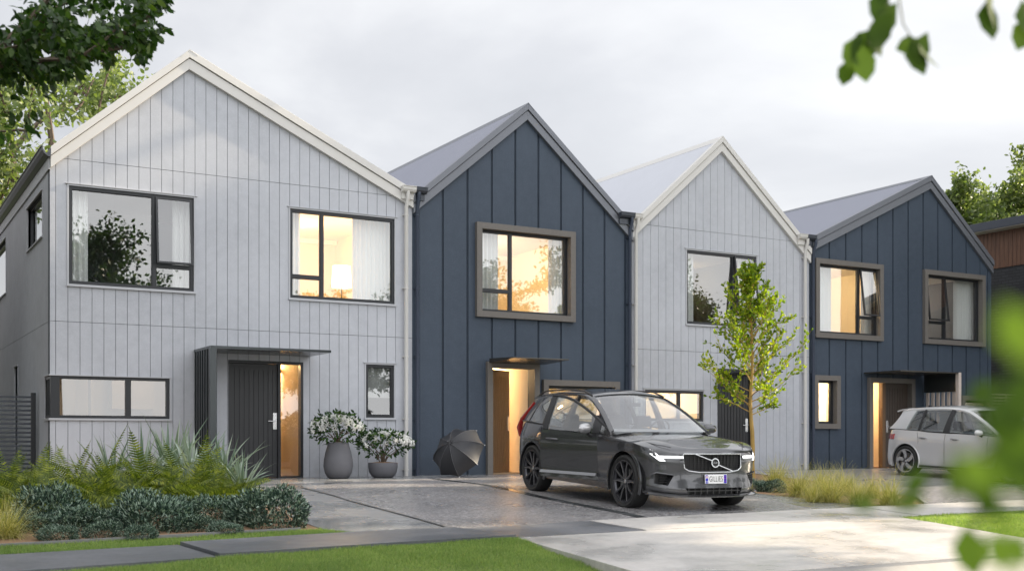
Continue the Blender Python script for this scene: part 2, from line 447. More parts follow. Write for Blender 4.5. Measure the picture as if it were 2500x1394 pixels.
def surround(house, x0, x1, z0, z1, wd=.12, y0=-.09, y1=.16, part='window_surround', bottom=True):
    """box frame round an opening; opening = x0+wd .. x1-wd"""
    mb = MB()
    zb = z0+wd if bottom else z0
    mb.box(x0, x0+wd, y0, y1, z0, z1); mb.box(x1-wd, x1, y0, y1, z0, z1); mb.box(x0+wd, x1-wd, y0, y1, z1-wd, z1)
    if bottom: mb.box(x0+wd, x1-wd, y0, y1, z0, z0+wd)
    return mb.build(part, M['bronze'], house)
def room(house, x0, x1, z0, z1, y0=.23, y1=3.4, m='room', light=None, energy=60, colr=(1, .66, .30), ly0=None, name='room_lining'):
    mb = MB()
    mb.box(x0-.05, x0, ly0 or y0, y1+.05, z0-.05, z1+.05, 0); mb.box(x1, x1+.05, y0, y1+.05, z0-.05, z1+.05, 0)
    mb.box(x0, x1, y1, y1+.05, z0, z1, 0); mb.box(x0, x1, y0, y1, z1, z1+.05, 1); mb.box(x0, x1, y0, y1, z0-.05, z0, 2)
    # coving
    mb.box(x0, x1, y1-.09, y1-.001, z1-.09, z1-.001, 1)
    o = mb.build(name, [M[m], M['ceil'], M['floorb']], house)
    if light:
        for (lx, ly, lz_) in light:
            L = bpy.data.lights.new('room_lamp_light', 'POINT'); L.energy = energy; L.color = colr; L.shadow_soft_size = .12
            q = bpy.data.objects.new('room_lamp_light', L); col.objects.link(q); q.location = (lx, ly, lz_); q.parent = house
    return o
M['light_trim'] = mat('pale_grey_window_trim', (.46, .47, .50), .45, 0, .04)
def plank_door(x0, x1, z0, z1, n=8, groove=.012, y0=0, y1=.045, m='door_blk', margin=.09):
    mb = MB(); mb.box(x0, x1, y0+.012, y1, z0, z1)
    mb.box(x0, x0+margin, y0, y0+.011, z0, z1); mb.box(x1-margin, x1, y0, y0+.011, z0, z1)
    mb.box(x0+margin+.001, x1-margin-.001, y0, y0+.011, z1-margin*1.3, z1); mb.box(x0+margin+.001, x1-margin-.001, y0, y0+.011, z0, z0+margin*.9)
    a, b = x0+margin, x1-margin; w = (b-a)/n
    for i in range(n): mb.box(a+i*w+groove/2, a+(i+1)*w-groove/2, y0, y0+.0115, z0+margin*.9, z1-margin*1.3)
    return mb
def door_handle(parent, x, z, y, side=-1, h=.30):
    mb = MB(); mb.box(x-.035, x+.035, y-.012, y, z-h/2, z+h/2)
    mb.tube([(x, y-.012, z), (x, y-.05, z)], .011, 10); mb.tube([(x+.01, y-.05, z), (x+side*.14, y-.05, z)], .010, 10)
    return mb.build('handle', M['steel'], parent, bevel=.002)
def gutter_end(house, x0, x1, ztop, m, name='gutter', y0=-.20, y1=-.11):
    """short rounded gutter box along the facade"""
    mb = MB(); h = .12
    prof = [(y1, ztop-.005), (y1, ztop-h), (y1-.03, ztop-h), (y1-.075, ztop-h*.86), (y1-.10, ztop-h*.55), (y1-.105, ztop-.012), (y1-.118, ztop-.010), (y1-.118, ztop), (y1-.095, ztop), (y1-.092, ztop-.005)]
    mb.prism(prof, x0, x1, 'x'); mb.box(x0+.02, x1-.02, y1, -.076, ztop-h-.12, ztop-.03)
    return mb.build(name, m, house)
def downpipe(house, x, z1, m, y=-.16, r=.038, z0=0.0, y2=-.07):
    mb = MB(); mb.tube([(x, y, z1), (x, y, z1-.12), (x, y2-.01, z1-.30), (x, y2-.01, z0)], r, 16)
    p = mb.build('downpipe', m, house, smooth=True, autos=50)
    for z in (z1-.45, (z1)*.66, z1*.42, z1*.2, .12):
        b = MB(); b.tube([(x, y2-.01, z-.012), (x, y2-.01, z+.012)], r+.008, 16); b.box(x-.055, x+.055, y2+.022, -.001, z-.01, z+.01); b.build('pipe_bracket', m, p)
    return p

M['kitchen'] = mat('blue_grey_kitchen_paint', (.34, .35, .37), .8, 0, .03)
# ---------------------------------------------------------------- house 1 (pale, left)
X1L = wx(122); X1R = wx(1006); X1A = wx(463, -.1)
zl1 = wz(118, 357, -.1)-.055; zr1 = wz(984, 447, -.1)-.055; za1 = wz(463, 121, -.1)-.055
# roof line continues to the wall ends
zr1 = za1+(zr1-za1)*(X1R-X1A)/(wx(984, -.1)-X1A)
b0 = wx(165.8)
W1 = (wx(168), wx(473), wz(168, 693), wz(168, 453))
W2 = (wx(708), wx(963), wz(708, 727), wz(708, 509))
W3 = (X1L, wx(414), wz(122, 1020), wz(122, 916))
W4 = (wx(893), wx(962), wz(893, 1019), wz(893, 889))
D1 = (wx(557), wx(740), -.02, wz(557, 878))
SW = .60   # depth of the corner window along the side wall
s1 = (1.30, 2.75)
def sy(px): # y on the side wall plane X1L for a photo column
    u = (px-CX)/F_
    return X1L*(cT-u*sT)/(u*cT+sT)-CD
sideA = (sy(104), sy(67), wz(104, 577, sy(104)), wz(104, 466, sy(104)))
sideB = (sy(15), sy(-25), wz(15, 715, sy(15)), wz(15, 582, sy(15)))
sideC = (sy(44), sy(36), 0.25, wz(44, 893, sy(44)))
h1 = build_house('terrace_house', 'large pale grey board-clad house with cream barge boards at the left end of the row', X1L, X1R, X1A, zl1, zr1, za1, 'light',
    [W1, W2, W3, W4, D1], gl=None, board0=b0, pitch=(wx(965.8)-wx(165.8))/31, sidehole=[(.221, SW, W3[2], W3[3]), sideA, sideB, sideC])
m377 = wx(377)
window(h1, *W1, mull=(m377,), trans=((1, wz(430, 651)),), curtains=((W1[0], wx(222)), (wx(430), W1[1])), open_=(1,), open_ang=.10)
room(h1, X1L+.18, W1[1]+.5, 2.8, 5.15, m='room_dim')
window(h1, *W2, mull=(wx(787),), trans=((0, wz(745, 676)),), curtains=((W2[0], wx(746)), (wx(872), W2[1]+.1)))
room(h1, W2[0]-.9, W2[1]+.12, 2.8, 5.0, light=[(W2[0]+.6, 1.8, 4.6)], energy=60, colr=(1, .58, .20))
# corner window
mb = MB(); y = .05; z0, z1 = W3[2], W3[3]; xa, xb = W3[0], W3[1]; w = .05
mb.box(xa+.01, wx(146), .012, .10, z0, z1); mb.box(wx(146), xb, .02, .11, z1-w, z1); mb.box(wx(146), xb, .02, .11, z0, z0+w)
mb.box(xb-w, xb, .02, .11, z0+w, z1-w); mx_ = wx(314); mb.box(mx_-.045, mx_+.045, .022, .108, z0+w, z1-w)
mb.box(xa+.012, xa+.09, .101, SW, z1-w, z1); mb.box(xa+.012, xa+.09, .101, SW, z0, z0+w); mb.box(xa+.012, xa+.09, SW-.06, SW, z0+w, z1-w); mb.box(xa+.014, xa+.088, .30, .33, z0+w, z1-w)
w3 = mb.build('corner_window', M['black_frame'], h1)
pn = MB(); pane(pn, wx(146), mx_-.045, z0+w, z1-w, .06); pane(pn, mx_+.045, xb-w, z0+w, z1-w, .06); pn.box(xa+.05, xa+.058, .101, SW-.06, z0+w, z1-w); pn.build('pane', M['glass'], w3)
t = MB(); t.box(xa-.022, xb+.03, -.03, .019, z0-.035, z0-.001); t.box(xa-.022, xb+.03, -.022, .018, z1+.001, z1+.018); t.box(xb+.001, xb+.03, -.014, .05, z0, z1)
t.box(xa-.022, xa+.01, .0195, SW+.02, z0-.035, z0-.001); t.box(xa-.02, xa+.01, .0185, SW+.02, z1+.001, z1+.018); t.build('trim', M['light_trim'], w3)
room(h1, xa+.18, xb+.9, 0.02, 2.4, y0=.225, ly0=SW+.02, y1=3.6, m='kitchen', light=[(xb+.1, 1.4, 2.1)], energy=15, colr=(1, .62, .30))
# kitchen joinery and pendant strip behind the corner window
k = MB(); k.box(xa+.5, xa+.9, 3.1, 3.58, .02, 2.0); k.box(xa+1.15, xa+1.19, 2.9, 3.2, .02, 2.38); k.box(xa+1.6, xa+2.4, 3.2, 3.58, 1.3, 2.0)
tag(k.build('kitchen_cupboard', mat('grey_joinery', (.30, .31, .33), .5)), 'grey kitchen cupboards seen through the long corner window', 'cupboard')
window(h1, *W4)
rb_ = MB(); rb_.box(W4[0]+.03, W4[1]-.03, .13, .135, W4[3]-.62*(W4[3]-W4[2]), W4[3]-.03); rb_.build('roller_blind', mat('grey_blind_fabric', (.35, .34, .33), .9), h1)
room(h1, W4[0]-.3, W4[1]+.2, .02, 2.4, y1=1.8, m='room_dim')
# side windows
for (a, b, c, d) in (sideA, sideB, sideC):
    mb = MB(); ww = .05 if b-a > .5 else .015
    for q in ((a, a+ww, c, d), (b-ww, b, c, d), (a+ww, b-ww, d-ww, d), (a+ww, b-ww, c, c+ww)): mb.box(X1L+.05, X1L+.11, *q)
    sw_ = mb.build('side_window', M['black_frame'], h1)
    g = MB(); g.box(X1L+.075, X1L+.083, a+ww, b-ww, c+ww, d-ww); g.build('pane', M['glass'], sw_)
    t = MB(); t.box(X1L-.03, X1L+.02, a-.05, b+.05, d, d+.02); t.box(X1L-.03, X1L+.05, a-.02, b+.02, c-.02, c); t.box(X1L-.012, X1L+.05, b, b+.025, c, d); t.box(X1L-.012, X1L+.05, a-.025, a, c, d)
    t.build('trim', M['light_trim'], sw_)
# front door
x0, x1, _, z1 = D1; xs_ = wx(682)
mb = MB(); mb.box(x0, x0+.03, .0, .12, 0, z1); mb.box(x1-.05, x1, -.012, .12, 0, z1); mb.box(x0+.03, x1-.05, -.01, .12, z1-.05, z1); mb.box(xs_-.025, xs_+.025, -.01, .12, .0, z1-.05); mb.box(xs_+.025, x1-.05, .0, .12, 0, .03)
df = mb.build('door_frame', M['black_frame'], h1)
g = MB(); pane(g, xs_+.025, x1-.05, .03, z1-.05, .06); g.build('pane', M['glass'], df)
dd = plank_door(x0+.03, xs_-.026, .01, z1-.055, 8, .016, .035, .085).build('front_door', M['door_blk'], h1)
door_handle(dd, xs_-.075, 1.03, .034)
room(h1, xs_-.12, x1+.02, .02, 2.35, y1=3.2, m='room', light=[(xs_+.25, 1.5, 2.1)], energy=30, colr=(1, .62, .28))
k = MB(); k.box(xs_+.0, xs_+.06, 1.2, 1.28, .02, 2.33); k.box(xs_+.0, x1, 1.2, 1.28, 1.98, 2.05); k.box(x1-.16, x1-.09, 1.19, 1.29, .02, 1.98)
k.build('inner_door_frame', mat('warm_timber', (.42, .25, .10), .5), h1)
# entry canopy with side fins
xc0, xc1 = 5.29, 7.42; cd = 1.10; zc = wz(517, 843, -cd)
c1 = MB(); c1.box(xc0, xc1, -cd, -.001, zc-.045, zc)
c1o = c1.build('canopy', M['canopy'], h1)
fb = MB(); fb.box(xc0-.01, xc0+.10, -cd, -cd+.10, 0, zc-.046); fb.build('post', M['canopy'], c1o)
for i in range(6):
    yy = -cd+.22+i*.15; f = MB(); f.box(xc0-.012, xc0+.10, yy, yy+.045, 0, zc-.046-.0); f.build('fin', M['canopy'], c1o)
f = MB(); f.box(xc0+.011, xc0+.05, -cd+.101, -.002, 0.0, zc-.046); f.build('screen_panel', M['door_blk'], c1o)
# side gutter
mb = MB(); zt = zl1+.04
prof = [(X1L, zt-.02), (X1L, zt-.15), (X1L-.04, zt-.15), (X1L-.10, zt-.11), (X1L-.135, zt-.05), (X1L-.14, zt), (X1L-.155, zt+.004), (X1L-.155, zt+.016), (X1L-.125, zt+.014), (X1L-.12, zt-.03), (X1L-.08, zt-.09), (X1L-.03, zt-.12), (X1L-.015, zt-.02)]
mb.prism(prof, -.10, DEPTH, 'y'); mb.build('gutter', mat('grey_gutter_metal', (.075, .082, .098), .45, 0, .04), h1)
mb = MB(); mb.box(X1L-.025, X1L-.001, .0, DEPTH, zt-.34, zt-.151); mb.build('fascia', M['light_trim'], h1)
gutter_end(h1, wx(984, -.2), wx(1017, -.2), wz(1000, 453, -.22), M['cream'])
downpipe(h1, wx(992, -.08), wz(992, 466, -.16), M['cream'])

# ---------------------------------------------------------------- house 2 (dark blue, narrow)
def blue_house(name, label, X0, X1, pxA, pyA, pL, pR, holes, bats):
    Xa = wx(pxA, -.1); za = wz(pxA, pyA, -.1)-.055
    zl = wz(*pL, -.1)-.055; zr = wz(*pR, -.1)-.055
    xl, xr = wx(pL[0], -.1), wx(pR[0], -.1)
    zl = za+(zl-za)*(Xa-X0)/(Xa-xl); zr = za+(zr-za)*(X1-Xa)/(xr-Xa)
    return Xa, zl, zr, za
X2L, X2R = X1R+.002, wx(1541)
X2A, zl2, zr2, za2 = blue_house('', '', X2L, X2R, 1290, 251, (1045, 450), (1516, 513), None, None)
def sur(pxl, pxr, pyt, pyb, Y=-.09): return (wx(pxl, Y), wx(pxr, Y), wz(pxl, pyb, Y), wz(pxl, pyt, Y))
WD = .115
def inner(s): return (s[0]+WD-.01, s[1]-WD+.01, s[2]+WD-.01, s[3]-WD+.01)
S2 = sur(1165, 1406, 541, 772); S2b = sur(1328, 1514, 926, 1042); S2d = sur(1191, 1318, 882, 1160); S2d = (S2d[0], S2d[1], -.02, S2d[3])
h2 = build_house('terrace_house', 'narrow dark blue house with brown door ajar behind the grey parked SUV', X2L, X2R, X2A, zl2, zr2, za2, 'blue',
    [inner(S2), inner(S2b), (S2d[0]+WD-.01, S2d[1]-WD+.01, -.02, S2d[3]-WD+.01)], battens=[wx(p) for p in (1081, 1141.4, 1200.7, 1258.2, 1314.5, 1369.5, 1422.9, 1475.8, 1526)])
surround(h2, *S2); surround(h2, *S2b); surround(h2, S2d[0], S2d[1], 0, S2d[3], bottom=False, part='door_surround')
def win_in(h, S, **kw): return window(h, S[0]+WD, S[1]-WD, S[2]+WD, S[3]-WD, style='blue', y=.085, **kw)
win_in(h2, S2, mull=(wx(1245, .08),), trans=((0, wz(1215, 711, .08)),), curtains=((S2[0]+WD, wx(1214, .3)), (wx(1340, .3), S2[1]-WD+.1)))
room(h2, S2[0]-.5, S2[1]+.35, 2.8, 5.0, light=[(S2[0]+.8, 1.9, 4.75)], energy=75, colr=(1, .68, .32))
win_in(h2, S2b, mull=(wx(1401, .08),))
room(h2, S2b[0]-.02, S2b[1]+.2, .02, 2.35, y1=3.0, light=[(S2b[0]+.8, 1.5, 2.1)], energy=25)
# hall and open door
hx0, hx1 = S2d[0]+WD, S2d[1]-WD
room(h2, hx0-.05, hx1+.03, .02, 2.35, y1=3.6, light=[(hx0+.75, 1.9, 2.2)], energy=75, colr=(1, .68, .35), name='hall_lining')
dk = plank_door(0, hx1-hx0-.01, .01, S2d[3]-WD-.02, 8, .014, 0, .045)
d2 = dk.build('front_door', M['door_brown'], h2); d2.location = (hx0+.01, .10, 0); d2.rotation_euler = (0, 0, R(35))
door_handle(d2, hx1-hx0-.08, 1.03, -.001)
ac = MB(); ac.box(hx0+.62, hx1+.0, 3.38, 3.58, 1.72, 2.02); ac.box(hx0+.66, hx1+.0, 3.36, 3.38, 1.75, 1.80)
tag(ac.build('air_conditioner', M['ceil'], None, bevel=.03), 'white wall air conditioner inside the open doorway of the narrow blue house', 'air conditioner')
# wedge canopy
def wedge_canopy(h, xl, xr, zt, d=1.05, m=None, hb=.11):
    mb = MB(); mb.hexa([(xl, -d, zt-.02), (xr, -d, zt-.02), (xr, -.09, zt-.06), (xl, -.09, zt-.06), (xl, -d, zt), (xr, -d, zt), (xr, -.09, zt+.03), (xl, -.09, zt+.03)])
    return mb.build('canopy', m or M['canopy_b'], h)
M['canopy_b'] = mat('bronze_canopy_metal', (.10, .092, .08), .25, .6, .06)
zc2 = wz(1253, 871, -1.05)
wedge_canopy(h2, wx(1253, -1.05), wx(1389, -1.05), zc2)
gutter_end(h2, wx(1017, -.2)+.002, wx(1044, -.2), wz(1000, 453, -.22), M['dark_metal'])
downpipe(h2, wx(1019, -.08), wz(1019, 466, -.16), M['pipe_d'])
gutter_end(h2, wx(1517, -.2), wx(1551, -.2), wz(1535, 518, -.22), M['dark_metal'])
downpipe(h2, wx(1538, -.08), wz(1538, 527, -.16), M['pipe_d'])

# ---------------------------------------------------------------- house 3 (pale, narrow)
X3L, X3R = X2R+.002, wx(1975)
X3A, zl3, zr3, za3 = blue_house('', '', X3L, X3R, 1765, 332, (1572, 518), (1952, 568), None, None)
V1 = (wx(1676), wx(1846), wz(1676, 790), wz(1676, 610)); V2 = (wx(1574), wx(1717), wz(1574, 1027), wz(1574, 951)); V3 = (wx(1752), wx(1834), -.02, wz(1752, 899))
h3 = build_house('terrace_house', 'narrow pale grey board-clad house behind the young green tree', X3L, X3R, X3A, zl3, zr3, za3, 'light', [V1, V2, V3],
    board0=wx(1569.7), pitch=(wx(1952.6)-wx(1569.7))/22)
window(h3, *V1, mull=(wx(1791),), trans=((1, wz(1820, 768)),), curtains=((V1[0], wx(1712)), (wx(1818), V1[1])), open_=(1,), open_ang=.13)
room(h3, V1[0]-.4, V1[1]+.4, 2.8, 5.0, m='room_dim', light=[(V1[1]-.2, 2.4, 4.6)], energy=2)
window(h3, *V2, mull=(wx(1660),))
room(h3, V2[0]-.1, V2[1]+.15, .02, 2.35, y1=3.0, light=[(V2[0]+.8, 1.5, 2.1)], energy=60, colr=(1, .68, .35))
x0, x1, _, z1 = V3
mb = MB(); frame_rect(mb, x0, x1, 0, z1, -.01, .12, .045); mb.build('door_frame', M['black_frame'], h3)
dd = plank_door(x0+.045, x1-.045, .046, z1-.05, 8, .016, .03, .08).build('front_door', M['door_blk'], h3); door_handle(dd, x1-.12, 1.03, .029)
wedge_canopy(h3, wx(1749), wx(1834), wz(1861, 905, -1.05), m=M['canopy'])
gutter_end(h3, wx(1551, -.2)+.002, wx(1570, -.2), wz(1535, 518, -.22), M['cream'])
downpipe(h3, wx(1553, -.08), wz(1552, 530, -.16), M['cream'])
gutter_end(h3, wx(1954, -.2), wx(1972, -.2), wz(1965, 571, -.22), M['cream'])
downpipe(h3, wx(1966, -.08), wz(1966, 580, -.16), M['cream'])

# ---------------------------------------------------------------- house 4 (dark blue, wide)
X4L, X4R = X3R+.002, wx(2420)
X4A, zl4, zr4, za4 = blue_house('', '', X4L, X4R, 2275, 428, (1996, 572), (2426, 634), None, None)
S4a = sur(1993, 2158, 629, 823); S4b = sur(2259, 2407, 657, 838); S4c = sur(1990, 2053, 915, 1046); S4d = sur(2124, 2235, 921, 1143); S4d = (S4d[0], S4d[1], -.02, S4d[3]); S4e = sur(2350, 2432, 965, 1045)
S4e = (S4e[0], X4R-.05, S4e[2], S4e[3])
h4 = build_house('terrace_house', 'wide dark blue house at the right end of the row behind the white hatchback', X4L, X4R, X4A, zl4, zr4, za4, 'blue',
    [inner(S4a), inner(S4b), inner(S4c), (S4d[0]+WD-.01, S4d[1]-WD+.01, -.02, S4d[3]-WD+.01), inner(S4e)], battens=[wx(p) for p in (2024.5,2064.7,2104,2142.5,2179.8,2217,2253.6,2289.5,2324.7,2358.7,2392.8,2410.7)])
surround(h4, *S4a); surround(h4, *S4b); surround(h4, *S4c); surround(h4, *S4e); surround(h4, S4d[0], S4d[1], 0, S4d[3], bottom=False, part='door_surround')
win_in(h4, S4a, mull=(wx(2095, .08),), trans=((1, wz(2120, 776, .08)),), curtains=((S4a[0]+WD, wx(2030, .3)), (wx(2103, .3), S4a[1]-WD+.1)), open_=(1,), open_ang=.13)
room(h4, S4a[0]-.1, S4a[1]+.6, 2.8, 5.0, light=[(S4a[0]+.8, 1.7, 4.75)], energy=85, colr=(1, .70, .36))
win_in(h4, S4b, mull=(wx(2305, .08),), trans=((0, wz(2285, 787, .08)),), curtains=((wx(2330, .3), S4b[1]-WD+.1),), open_=(0,), open_ang=.12)
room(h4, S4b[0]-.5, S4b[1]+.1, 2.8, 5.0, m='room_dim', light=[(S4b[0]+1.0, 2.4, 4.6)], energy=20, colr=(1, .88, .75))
win_in(h4, S4c)
room(h4, S4c[0]-.05, S4c[1]+.6, .02, 2.35, y1=2.6, light=[(S4c[0]+.6, 1.2, 2.0)], energy=85, colr=(1, .70, .36))
win_in(h4, S4e)
room(h4, S4e[0]-.3, S4e[1]+.0, .02, 2.35, y1=2.6, light=[(S4e[0]+.6, 1.2, 2.0)], energy=45, colr=(1, .76, .5))
hx0, hx1 = S4d[0]+WD, S4d[1]-WD; xm = wx(2158, .08)
mb = MB(); mb.box(xm-.10, xm, .03, .16, 0, S4d[3]-WD); df = mb.build('door_frame', M['door_brown'], h4)
g = MB(); pane(g, hx0, xm-.10, .02, S4d[3]-WD, .09); g.build('pane', M['glass'], df)
dd = plank_door(xm, hx1, .01, S4d[3]-WD, 7, .014, .06, .11).build('front_door', M['door_dkbrown'], h4); door_handle(dd, xm+.08, 1.03, .059, side=1)
room(h4, hx0-.05, xm+.3, .02, 2.35, y1=2.6, light=[(hx0+.2, 1.2, 2.0)], energy=60, colr=(1, .66, .34))
# portal canopy with fins
M['fin_tan'] = mat('pinkish_tan_powder_coat', (.58, .50, .45), .5, 0, .05)
cd = 1.15; xl, xr = wx(2199, -cd), wx(2347, -cd); zt = wz(2199, 903, -cd)
mb = MB(); mb.box(xl, xr-.10, -cd, -.001, zt-.03, zt); c4 = mb.build('canopy', M['canopy_b'], h4)
mb = MB(); mb.box(xr-.099, xr, -cd, -cd+.09, 0, zt); mb.build('post', M['fin_tan'], c4)
mb = MB(); mb.box(xr-.098, xr-.002, -cd+.091, -.092, zt-.46, zt-.001); mb.build('side_panel', M['canopy'], c4)
for i in range(6):
    yy = -cd+.17+i*.16; mb = MB(); mb.box(xr-.035, xr-.0, yy, yy+.075, 0, zt-.465); mb.build('fin', M['fin_tan'], c4)
gutter_end(h4, wx(1972, -.2)+.002, wx(1994, -.2), wz(1965, 571, -.22), M['dark_metal'])
downpipe(h4, wx(1986, -.08), wz(1986, 582, -.16), M['pipe_d'])

# ---------------------------------------------------------------- things inside the rooms
lp = empty('floor_lamp', (wx(832, 2.2), 1.4, 2.8)); tag(lp, 'lit floor lamp with drum shade inside the upper right window of the pale left house', 'lamp')
lx = wx(834, 1.4); zc_ = wz(834, 676, 1.4); lp.location = (lx, 1.4, 2.8)
mb = MB(); mb.lathe([(.20, -.21), (.18, .21), (.175, .21), (.195, -.21)], 32, (0, 0, zc_-2.8), closed=True); mb.build('lamp_shade', emis('lit_lamp_shade', (1, .78, .42), 3.2), lp, smooth=True)
mb = MB(); mb.tube([(0, 0, 0), (0, 0, zc_-2.8-.1)], .012, 8); mb.tube([(0, 0, 0), (0, 0, .03)], .14, 24); mb.build('stand', M['black_frame'], lp)
L = bpy.data.lights.new('floor_lamp_light', 'POINT'); L.energy = 28; L.color = (1, .62, .25); L.shadow_soft_size = .1; q = bpy.data.objects.new('floor_lamp_light', L); col.objects.link(q); q.parent = lp; q.location = (.0, -.28, zc_-2.8)
def art(x0, x1, z0, z1, y, label, seed, base, blobs):
    e = empty('framed_picture', ((x0+x1)/2, y, z0)); tag(e, label, 'picture')
    w, h = x1-x0, z1-z0
    mb = MB(); frame_rect(mb, -w/2, w/2, 0, h, -.03, 0, .02); mb.build('frame', mat('dark_picture_frame', (.05, .04, .035), .5), e)
    mb = MB(); mb.box(-w/2+.02, w/2-.02, -.012, -.002, .02, h-.02, 0); r = random.Random(seed)
    for i in range(blobs):
        cx, cz = r.uniform(-.25, .25)*w, r.uniform(.2, .8)*h; n = 9; rr = r.uniform(.10, .22)*min(w, h)
        mb.prism([(cx+rr*r.uniform(.6, 1.3)*math.cos(2*math.pi*k/n), cz+1.3*rr*r.uniform(.6, 1.3)*math.sin(2*math.pi*k/n)) for k in range(n)], -.0135-i*.001, -.0125-i*.001, 'y', 1+i % 2)
    mb.build('canvas', [mat('art_ground', base, .8), mat('art_brown', (.16, .10, .05), .8), mat('art_cream', (.7, .6, .42), .8)], e)
ax = wx(1272, 3.3)
art(wx(1247, 3.3), wx(1292, 3.3), wz(1270, 765, 3.3), wz(1270, 655, 3.3), 3.38, 'abstract brown and cream painting on the back wall of the narrow blue house', 3, (.40, .27, .12), 6)
for i, (pa, pb, ta, tb, lb) in enumerate([(2042, 2066, 706, 738, 'small framed print, upper left of the cluster inside the right blue house'), (2069, 2092, 702, 742, 'small framed print, upper right of the cluster inside the right blue house'),
        (2042, 2066, 744, 790, 'framed print with dark shape, lower middle of the cluster inside the right blue house'), (2070, 2104, 750, 784, 'wide framed print, lower right of the cluster inside the right blue house'), (2025, 2039, 722, 792, 'narrow framed print, leftmost of the cluster inside the right blue house')]):
    art(wx(pa, 3.3), wx(pb, 3.3), wz(pa, tb, 3.3), wz(pa, ta, 3.3), 3.38, lb, 10+i, (.62, .5, .33), 2)
# ================================================================ GROUND
def sheet_poly(name, poly, off, m, kind='structure', parent=None, thick=0.0):
    """flat-lying polygon (X, Y points) that follows the fall of the ground, lifted by off"""
    bm = bmesh.new(); vs = [bm.verts.new((x, y, 0)) for x, y in poly]; bm.faces.new(vs)
    for (y, _) in PROF[1:-1]+([(-12.2, 0), (-12.8, 0)] if callable(off) else []):
        bmesh.ops.bisect_plane(bm, geom=bm.verts[:]+bm.edges[:]+bm.faces[:], plane_co=(0, y, 0), plane_no=(0, 1, 0))
    if thick:
        r = bmesh.ops.extrude_face_region(bm, geom=bm.faces[:])
        for v in [g for g in r['geom'] if isinstance(g, bmesh.types.BMVert)]: v.co.z = 1
    for v in bm.verts: v.co.z = gz(v.co.y)+(off(v.co.y) if callable(off) else off)-(thick if (thick and v.co.z < .5) else 0)
    bmesh.ops.recalc_face_normals(bm, faces=bm.faces)
    if not thick:
        for f in bm.faces:
            if f.normal.z < 0: f.normal_flip()
    me = bpy.data.meshes.new(name); bm.to_mesh(me); bm.free(); me.materials.append(m)
    o = bpy.data.objects.new(name, me); col.objects.link(o); o.parent = parent
    if kind: o['kind'] = kind
    return o
def wetmat(name, a, b, scale, rough, wet, speck=0, streak=None, bumpS=.15, patch=.7, wlo=.42, whi=.62, wd=.68):
    k = N(name); v = k.coord(); big = k.noise(v, patch, 4, .6)
    sp = k.noise(v, scale, 3, .8)
    c = k.mix(k.ramp(sp, [(.38, 0), (.62, 1)]), a, b)
    if speck:
        vo = k.n('ShaderNodeTexVoronoi'); vo.inputs['Scale'].default_value = speck; k.l(v, vo.inputs['Vector'])
        c = k.mix(k.ramp(vo.outputs['Color'], [(.45, 0), (.95, 1)]), c, tuple(min(1, x*2.1+.03) for x in b))
    if streak:
        vs = k.coord(streak, rot=(0, 0, .35)); c = k.mix(k.ramp(k.noise(vs, 3, 5, .7), [(.3, .45), (.7, 0)]), c, tuple(x*.72 for x in a))
    w = k.ramp(big, [(wlo, 0), (whi, 1)])
    c = k.mix(w, c, k.mix(1, c, (wd, wd+.02, wd+.03), 'MULTIPLY'))
    k.l(c, k.b.inputs['Base Color']); k.b.inputs['Specular IOR Level'].default_value = .6
    x = k.n('ShaderNodeMapRange'); k.l(w, x.inputs['Value']); x.inputs['To Min'].default_value = rough; x.inputs['To Max'].default_value = wet
    k.l(x.outputs[0], k.b.inputs['Roughness']); k.bump(sp, bumpS, .004)
    return k.m
M['aggregate'] = wetmat('exposed_aggregate_paving', (.115, .11, .112), (.24, .23, .232), 60, .36, .20, speck=42, patch=.40, bumpS=.45, wlo=.42, whi=.70, wd=.86)
M['conc'] = wetmat('smooth_wet_concrete', (.25, .255, .26), (.32, .32, .325), 9, .30, .12, streak=(.3, 1.6, 1), patch=.8, bumpS=.05)
M['path_c'] = wetmat('dark_wet_footpath_concrete', (.12, .125, .14), (.16, .165, .18), 14, .55, .32, streak=(.25, 1.2, 1), patch=.8, bumpS=.12)
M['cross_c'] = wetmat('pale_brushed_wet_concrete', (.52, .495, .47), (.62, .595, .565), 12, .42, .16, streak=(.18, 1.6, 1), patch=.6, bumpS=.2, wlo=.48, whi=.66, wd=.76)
M['joint'] = mat('dark_control_joint', (.085, .088, .09), .35)
M['strip'] = wetmat('dark_drain_strip', (.07, .075, .078), (.10, .105, .108), 20, .3, .08, patch=1.5)
M['soil'] = mat('bark_mulch_soil', (.26, .16, .09), .9, 0, .35, 30, .8, 60)
M['turf'] = mat('lawn_ground', (.09, .14, .035), .9, 0, .3, 6, .5, 50)
M['asphalt'] = mat('asphalt', (.05, .05, .052), .6, 0, .3, 60, .4, 200)
M['kerb'] = mat('kerb_concrete', (.20, .20, .20), .6, 0, .2, 8, .2, 60)
M['terrain'] = mat('distant_green_ground', (.075, .095, .045), .9, 0, .3, .3)
